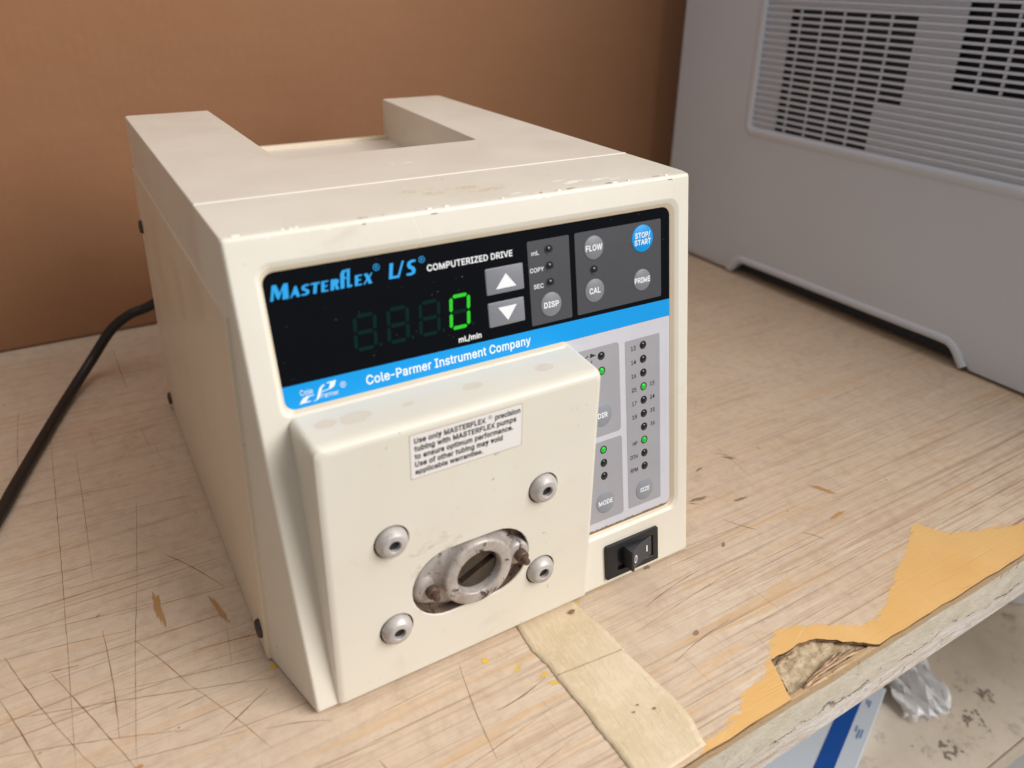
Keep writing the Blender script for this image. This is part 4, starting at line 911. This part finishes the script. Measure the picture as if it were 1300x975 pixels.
def rev(bm, cx, cz, prof, n=40, sx=1, sz=1):
    loft(bm, [[B3(cx + r_ * sx * math.cos(2 * math.pi * k / n), cz + r_ * sz * math.sin(2 * math.pi * k / n), y) for k in range(n)] for r_, y in prof])
bm = bmesh.new()
CX, CZ = 78.3, 45.6
def egg(r_, y, ex):                                # ring that stretches sideways into the two lugs
    return [B3(CX - ex * .10 + math.cos(t) * (r_ + ex * (1 if math.cos(t) < 0 else .45) * abs(math.cos(t)) ** 1.4), CZ - ex * .03 + math.copysign(abs(math.sin(t)) ** (1 - .45 * ex / 12), math.sin(t)) * min(r_, 16.8), y) for t in [2 * math.pi * k / 72 for k in range(72)]]
loft(bm, [egg(17.6, 7.5, 12.0), egg(17.2, 4.0, 11.4), egg(16.9, 2.6, 10.4), egg(16.7, 1.7, 8.2), egg(16.6, .9, 4.6), egg(16.5, -.2, 1.8), egg(16.4, -1.6, .5), egg(16.3, -2.4, .1), egg(16.1, -3.2, 0), egg(15.6, -3.8, 0), egg(14.9, -4.1, 0), egg(11.3, -4.1, 0), egg(10.7, -3.85, 0), egg(10.3, -3.2, 0), egg(9.9, .4, 0), egg(9.4, 3.4, 0)])
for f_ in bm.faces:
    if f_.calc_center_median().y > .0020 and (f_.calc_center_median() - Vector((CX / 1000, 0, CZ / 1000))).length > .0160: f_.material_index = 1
hub = obj('drive_hub', bm, CAST, drive, ang=50); hub.data.materials.append(castmat('browner_cast_flange', s2l(176, 166, 158), s2l(134, 116, 104), s2l(66, 50, 44), .55))  # second, browner and darker metal on the deeper flange faces
for nm, cx, cz, prof in (('lug', 57.9, 42.6, [(9.0, 7), (8.6, 3.0), (7.6, 1.3), (6.0, .5), (4.0, .2), (.01, .1)]), ('lug', 98.6, 45.3, [(7.6, 7), (6.4, 3.0), (5.8, -.6), (5.2, -1.5), (4.4, -1.8), (.01, -1.9)])):
    bm = bmesh.new(); rev(bm, cx, cz, prof, 32); obj(nm, bm, CAST, hub, ang=50)
bm = bmesh.new(); box(bm, .0895, .0975, -.0004, .0072, .0405, .0500, .0014, 3); obj('web', bm, CAST, hub, ang=50)
PINM = castmat('rusty_pin', s2l(104, 82, 72), s2l(78, 58, 50), s2l(50, 38, 34))
for cx, cz, y0 in ((57.6, 42.4, .9), (99.2, 45.2, -1.7)):
    bm = bmesh.new(); rev(bm, cx, cz, [(2.9, y0 + 1), (2.9, y0 - 3.2), (2.5, y0 - 3.7), (1.7, y0 - 3.8), (1.6, y0 - 6.4), (1.3, y0 - 6.9), (.01, y0 - 7.0)], 24)
    obj('locating_pin', bm, PINM, hub, ang=50)
# shaft end with slot
bm = bmesh.new(); rev(bm, CX, CZ, [(10.1, .2), (9.3, -.55), (8.9, -.7)], 40)
th = R(25)
for sgn in (1, -1):
    half = []
    a0 = math.asin(1.75 / 8.9)
    arc = [(8.9 * math.cos(t), 8.9 * math.sin(t)) for t in [a0 + (math.pi - 2 * a0) * k / 18 for k in range(19)]]
    l = [(x, y * sgn) for x, y in arc]
    def rot(x, y): return (CX + x * math.cos(th) - y * math.sin(th), CZ + x * math.sin(th) + y * math.cos(th))
    t = [bm.verts.new(B3(*rot(x, y), -.7)) for x, y in l]; b_ = [bm.verts.new(B3(*rot(x, y), 7.3)) for x, y in l]
    bm.faces.new(t)
    for i in range(len(t)): j = (i + 1) % len(t); bm.faces.new((t[i], t[j], b_[j], b_[i]))
obj('slotted_shaft', bm, castmat('dull_steel_shaft', s2l(74, 64, 55), s2l(56, 48, 42), s2l(64, 52, 46)), hub, ang=40)
bm = bmesh.new(); rev(bm, CX, CZ, [(10.4, 7.6), (.01, 7.6)], 24); obj('shaft_slot', bm, plain('black_void', s2l(12, 11, 11), .9), hub, smooth=False)
# four posts
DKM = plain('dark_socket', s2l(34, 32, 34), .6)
for x in (40.9, 110.5):
    for z in (31.2, 75.9):
        bm = bmesh.new(); rev(bm, x, z, [(6.7, 8.0), (6.7, -1.2), (6.5, -2.4), (6.0, -3.5), (5.3, -4.4), (4.75, -4.9), (4.5, -5.05), (2.75, -5.1), (2.45, -4.9), (2.4, -4.4), (2.35, -2.5)], 40)
        p_ = obj('mounting_post', bm, POSTM, drive, ang=30)
        bm = bmesh.new(); rev(bm, x, z, [(2.4, -3.4), (.01, -3.2)], 20); obj('socket', bm, DKM, p_)
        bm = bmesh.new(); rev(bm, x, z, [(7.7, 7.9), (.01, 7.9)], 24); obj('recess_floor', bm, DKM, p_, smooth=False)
# warning label
n = NT('clear_label'); n.base(n.mix(n.noise(40, 3), s2l(236, 232, 228), s2l(228, 224, 220))); n.set(.3, 0, .5)
bm = bmesh.new(); l = rrect(50.3, 98.8, 101.6, 120.8, .4, 2)
a = [bm.verts.new(B3(x, z, -1.57)) for x, z in l]; b_ = [bm.verts.new(B3(x, z, -1.49)) for x, z in l]; bm.faces.new(a)
for i in range(len(a)): j = (i + 1) % len(a); bm.faces.new((a[i], a[j], b_[j], b_[i]))
lab = obj('warning_label', bm, n.m, drive, smooth=False)
bm = bmesh.new(); l2 = rrect(50.0, 99.1, 101.3, 121.1, .5, 2)
a = [bm.verts.new(B3(x, z, -1.53)) for x, z in l2]; bm.faces.new(a)
obj('label_margin', bm, plain('dirty_label_edge', s2l(196, 176, 150), .6, var=.2), lab, smooth=False)
TL = lambda x, z: B3(x, z, -1.60)
for s_, x1, z0, z1 in (('Use only MASTERFLEX', 82.2, 116.0, 119.6), ('tubing with MASTERFLEX pumps', 96.2, 112.55, 116.15), ('to ensure optimum performance.', 94.8, 109.1, 112.7), ('Use of other tubing may void', 90.0, 105.65, 109.25), ('applicable warranties.', 81.0, 102.4, 105.8)):
    letter(s_, 51.9, x1, z0 + .9, z1 - .25, TXB, lab, T=TL, bold=.033)
letter('precision', 86.4, 98.0, 116.9, 119.35, TXB, lab, T=TL, bold=.033)
regmark(84.2, 118.9, .85, TXB, T=TL, par=lab)
# pale stains on the sloping top of the mounting face
def TT(x, y):                                     # y 0..20 back from the front rim, on the ledge
    t = (y - 3.5) / (22 - 3.5); return B3(x, 125.6 + t * 1.0 + .06, y)
STN = plain('tan_stain', s2l(221, 210, 193), .5, var=.04, scale=200)
for (x, y, lx, ly) in ((35, 12.5, 6.2, 3.6), (24, 13.5, 4.2, 2.8), (56, 12, 2.6, 1.4), (84, 12.5, 4.4, 2.4), (118, 12, 4.2, 2.8)):
    patch('stain', x, y, lx, ly, STN, 0, 0, 26, .10, drive, TT)
# smudges on the face, paint chips along the top front edge
SMG = NT('grey_smudge'); SMG.base(SMG.mix(SMG.ramp(SMG.noise(220, 5, .8), .4, .6), s2l(186, 178, 164), s2l(216, 210, 198))); SMG.set(.5)
SMG.b.inputs['Alpha'].default_value = .3; SMG.lk(SMG.ramp(SMG.noise(160, 5, .7), .42, .72, 0, .42), SMG.b.inputs['Alpha'])
TF = lambda x, z: B3(x, z, -1.54)
for (x, z, lx, lz, a) in ((126, 112, 3, 1.4, .3), (60, 69, 6, 3.0, .2), (66, 64, 7, 1.6, .5), (52, 66, 4, 2.2, .1), (50, 56, 4, 1.2, .9), (62, 61, 5, 1.2, .4)):
    patch('smudge', x, z, lx, lz, SMG.m, 0, a, 26, .35, drive, TF)
CHW = plain('bare_white_primer', s2l(244, 240, 234), .6, var=.03); CHD = plain('grey_chip', s2l(150, 138, 122), .6)
def TC(u, w_):                                     # across the top front corner: w_>0 onto the top, <0 onto the face
    if w_ >= 0: return Vector((u / 1000, S + .0015 + w_ / 1000, H + .00006))
    return P(u, LV - 1.5 + w_, -.05)
for k in range(44):
    u_ = random.uniform(4, 206); a = random.choice((0, 0, 0, 1))
    patch('paint_chip', u_, .35 if a == 0 else -.35, random.uniform(.4, 2.4), random.uniform(.14, .42), CHW if random.random() < .8 else CHD, 0, 0, 9, .4, drive, TC)
for (u_, w_, lu, lw) in ((152, 9, 7, 1.6), (163, 7, 6, 1.3), (146, 13, 4, 1.0), (119, 3, 4, .9), (172, 5, 5, .8)):
    patch('white_scuff', u_, w_, lu, lw, CHW, 0, .15, 20, .5, drive, TC)
YST = NT('yellowish_stain'); YST.base(s2l(222, 204, 160)); YST.set(.5); YST.lk(YST.ramp(YST.noise(150, 5, .7), .45, .72, 0, .5), YST.b.inputs['Alpha'])
for (u_, w_, lu, lw) in ((98, 20, 13, 3.5), (84, 26, 8, 3), (112, 14, 9, 2.6)): patch('faint_stain', u_, w_, lu, lw, YST.m, 0, .1, 30, .25, drive, TC)
TH = lambda x, y: Vector((x / 1000, y / 1000, H + .00016))
for (x, y, lx, ly) in ((94, 111, 1.2, .8), (100.5, 110, 3.0, .8)):
    patch('white_scuff', x, y, lx, ly, CHW, 0, .0, 14, .3, drive, TH)

# ------------------------------------------------------------------ rocker switch
PB = plain('black_plastic', s2l(24, 25, 28), .38, var=.1); PB2 = plain('black_plastic_rocker', s2l(58, 60, 66), .42, var=.05)
def PT(x, y, z): return P(x, z, y)                 # box helper: x=u, y=off, z=v
sw = empty('power_switch'); sw.parent = drive
bm = bmesh.new()
fo = rrect(153.4, 187.8, 3.4, 21.6, .8, 3); fi = rrect(160.4, 184.2, 6.6, 18.4, .6, 3)
A = loft(bm, [lp3(fo, .3), lp3(fo, -1.4), lp3(inset_loop(fo, .25), -1.75), lp3(inset_loop(fo, .7), -1.9)])
B = loft(bm, [lp3(fi, -1.9), lp3(inset_loop(fi, .2), -1.7), lp3(inset_loop(fi, .3), -.12)], False, True)
fill_holes(bm, [lp3(inset_loop(fo, .7), -1.9), lp3(fi, -1.9)], [A[-1], B[0]])
obj('switch_frame', bm, PB, sw)
bm = bmesh.new(); rg = []
prof = [(165.6, 1), (165.2, -7.6), (165.9, -8.0)] + [(166.2 + 17.0 * t, -7.9 + 6.4 * (t ** .62)) for t in [k / 12 for k in range(13)]] + [(183.4, 1)]
for v_ in (7.2, 7.5, 17.5, 17.8):
    sh = .25 if v_ in (7.2, 17.8) else 0
    rg.append([P(u_, v_, o_ + sh) for u_, o_ in prof])
loft(bm, rg, True, True)
rk = obj('rocker', bm, PB2, sw, ang=35)
def RT(u_, v_):
    t = max(0, (u_ - 166.2) / 17.0); return P(u_, v_, -7.9 + 6.4 * (t ** .62) - .07)
def strokeRT(pts, wd):
    bm = bmesh.new(); prev = None; pts = [Vector(p) for p in pts]
    for i, p in enumerate(pts):
        d = (pts[min(i + 1, len(pts) - 1)] - pts[max(i - 1, 0)]).normalized(); s_ = Vector((-d.y, d.x)) * wd / 2
        cur = (bm.verts.new(RT(p.x + s_.x, p.y + s_.y)), bm.verts.new(RT(p.x - s_.x, p.y - s_.y)))
        if prev: bm.faces.new((prev[0], prev[1], cur[1], cur[0]))
        prev = cur
    obj('switch_symbol', bm, WHI, sw, smooth=False)
strokeRT([(169.0 + 1.15 * math.cos(a), 12.0 + 1.8 * math.sin(a)) for a in [k * 2 * math.pi / 24 for k in range(25)]], .55)
strokeRT([(179.3, 10.9), (179.3, 12.5), (179.3, 14.3)], .9)

# ------------------------------------------------------------------ side screws, feet
BOLT = castmat('blackened_screw', s2l(84, 72, 62), s2l(62, 54, 46), s2l(40, 34, 30))
for (y, z, pr_) in ((.286, .1290, 1), (.284, .0085, 1), (.0455, .0130, 1)):
    bm = bmesh.new()
    loft(bm, [[(-XS + .0030 * max(0, z / ZL) - x, y + r_ * math.cos(a * .3927), z + r_ * math.sin(a * .3927)) for a in range(16)] for x, r_ in ((-.0005, .0042), (.0010, .0042), (.0019, .0034), (.0020, .0014), (.0013, .0013))], True, True)
    obj('side_screw', bm, BOLT, drive, ang=50)
for (x, y) in ((.02, .06), (.19, .06), (.02, .27), (.19, .27)):
    bm = bmesh.new(); loft(bm, [[(x + .007 * math.cos(a * .3927), y + .007 * math.sin(a * .3927), z) for a in range(16)] for z in (0.0001, .0013)], True, True); obj('foot', bm, PB, drive)

# ------------------------------------------------------------------ power cord
n = NT('black_rubber_cord'); n.base(n.mix(n.noise(80, 3), s2l(26, 24, 24), s2l(40, 36, 34))); n.set(.42, 0, .45)
cord = spline([(.030, .299, .060), (.024, .330, .060), (.010, .348, .056), (-.0040, .3560, .0480), (-.0165, .3575, .0440), (-.0300, .3600, .0335), (-.0462, .3560, .0150), (-.0655, .3245, .0046), (-.0838, .2715, .0036),
               (-.0968, .2306, .0036), (-.1043, .2057, .0036), (-.1145, .1776, .0036), (-.140, .12, .0036), (-.19, .02, .0036), (-.26, -.03, .0036)], 8)
bm = bmesh.new(); tube(bm, cord, .0036, 14)
o = obj('power_cord', bm, n.m); tag(o, 'black power cord curving from behind the drive across the bench', 'cord')
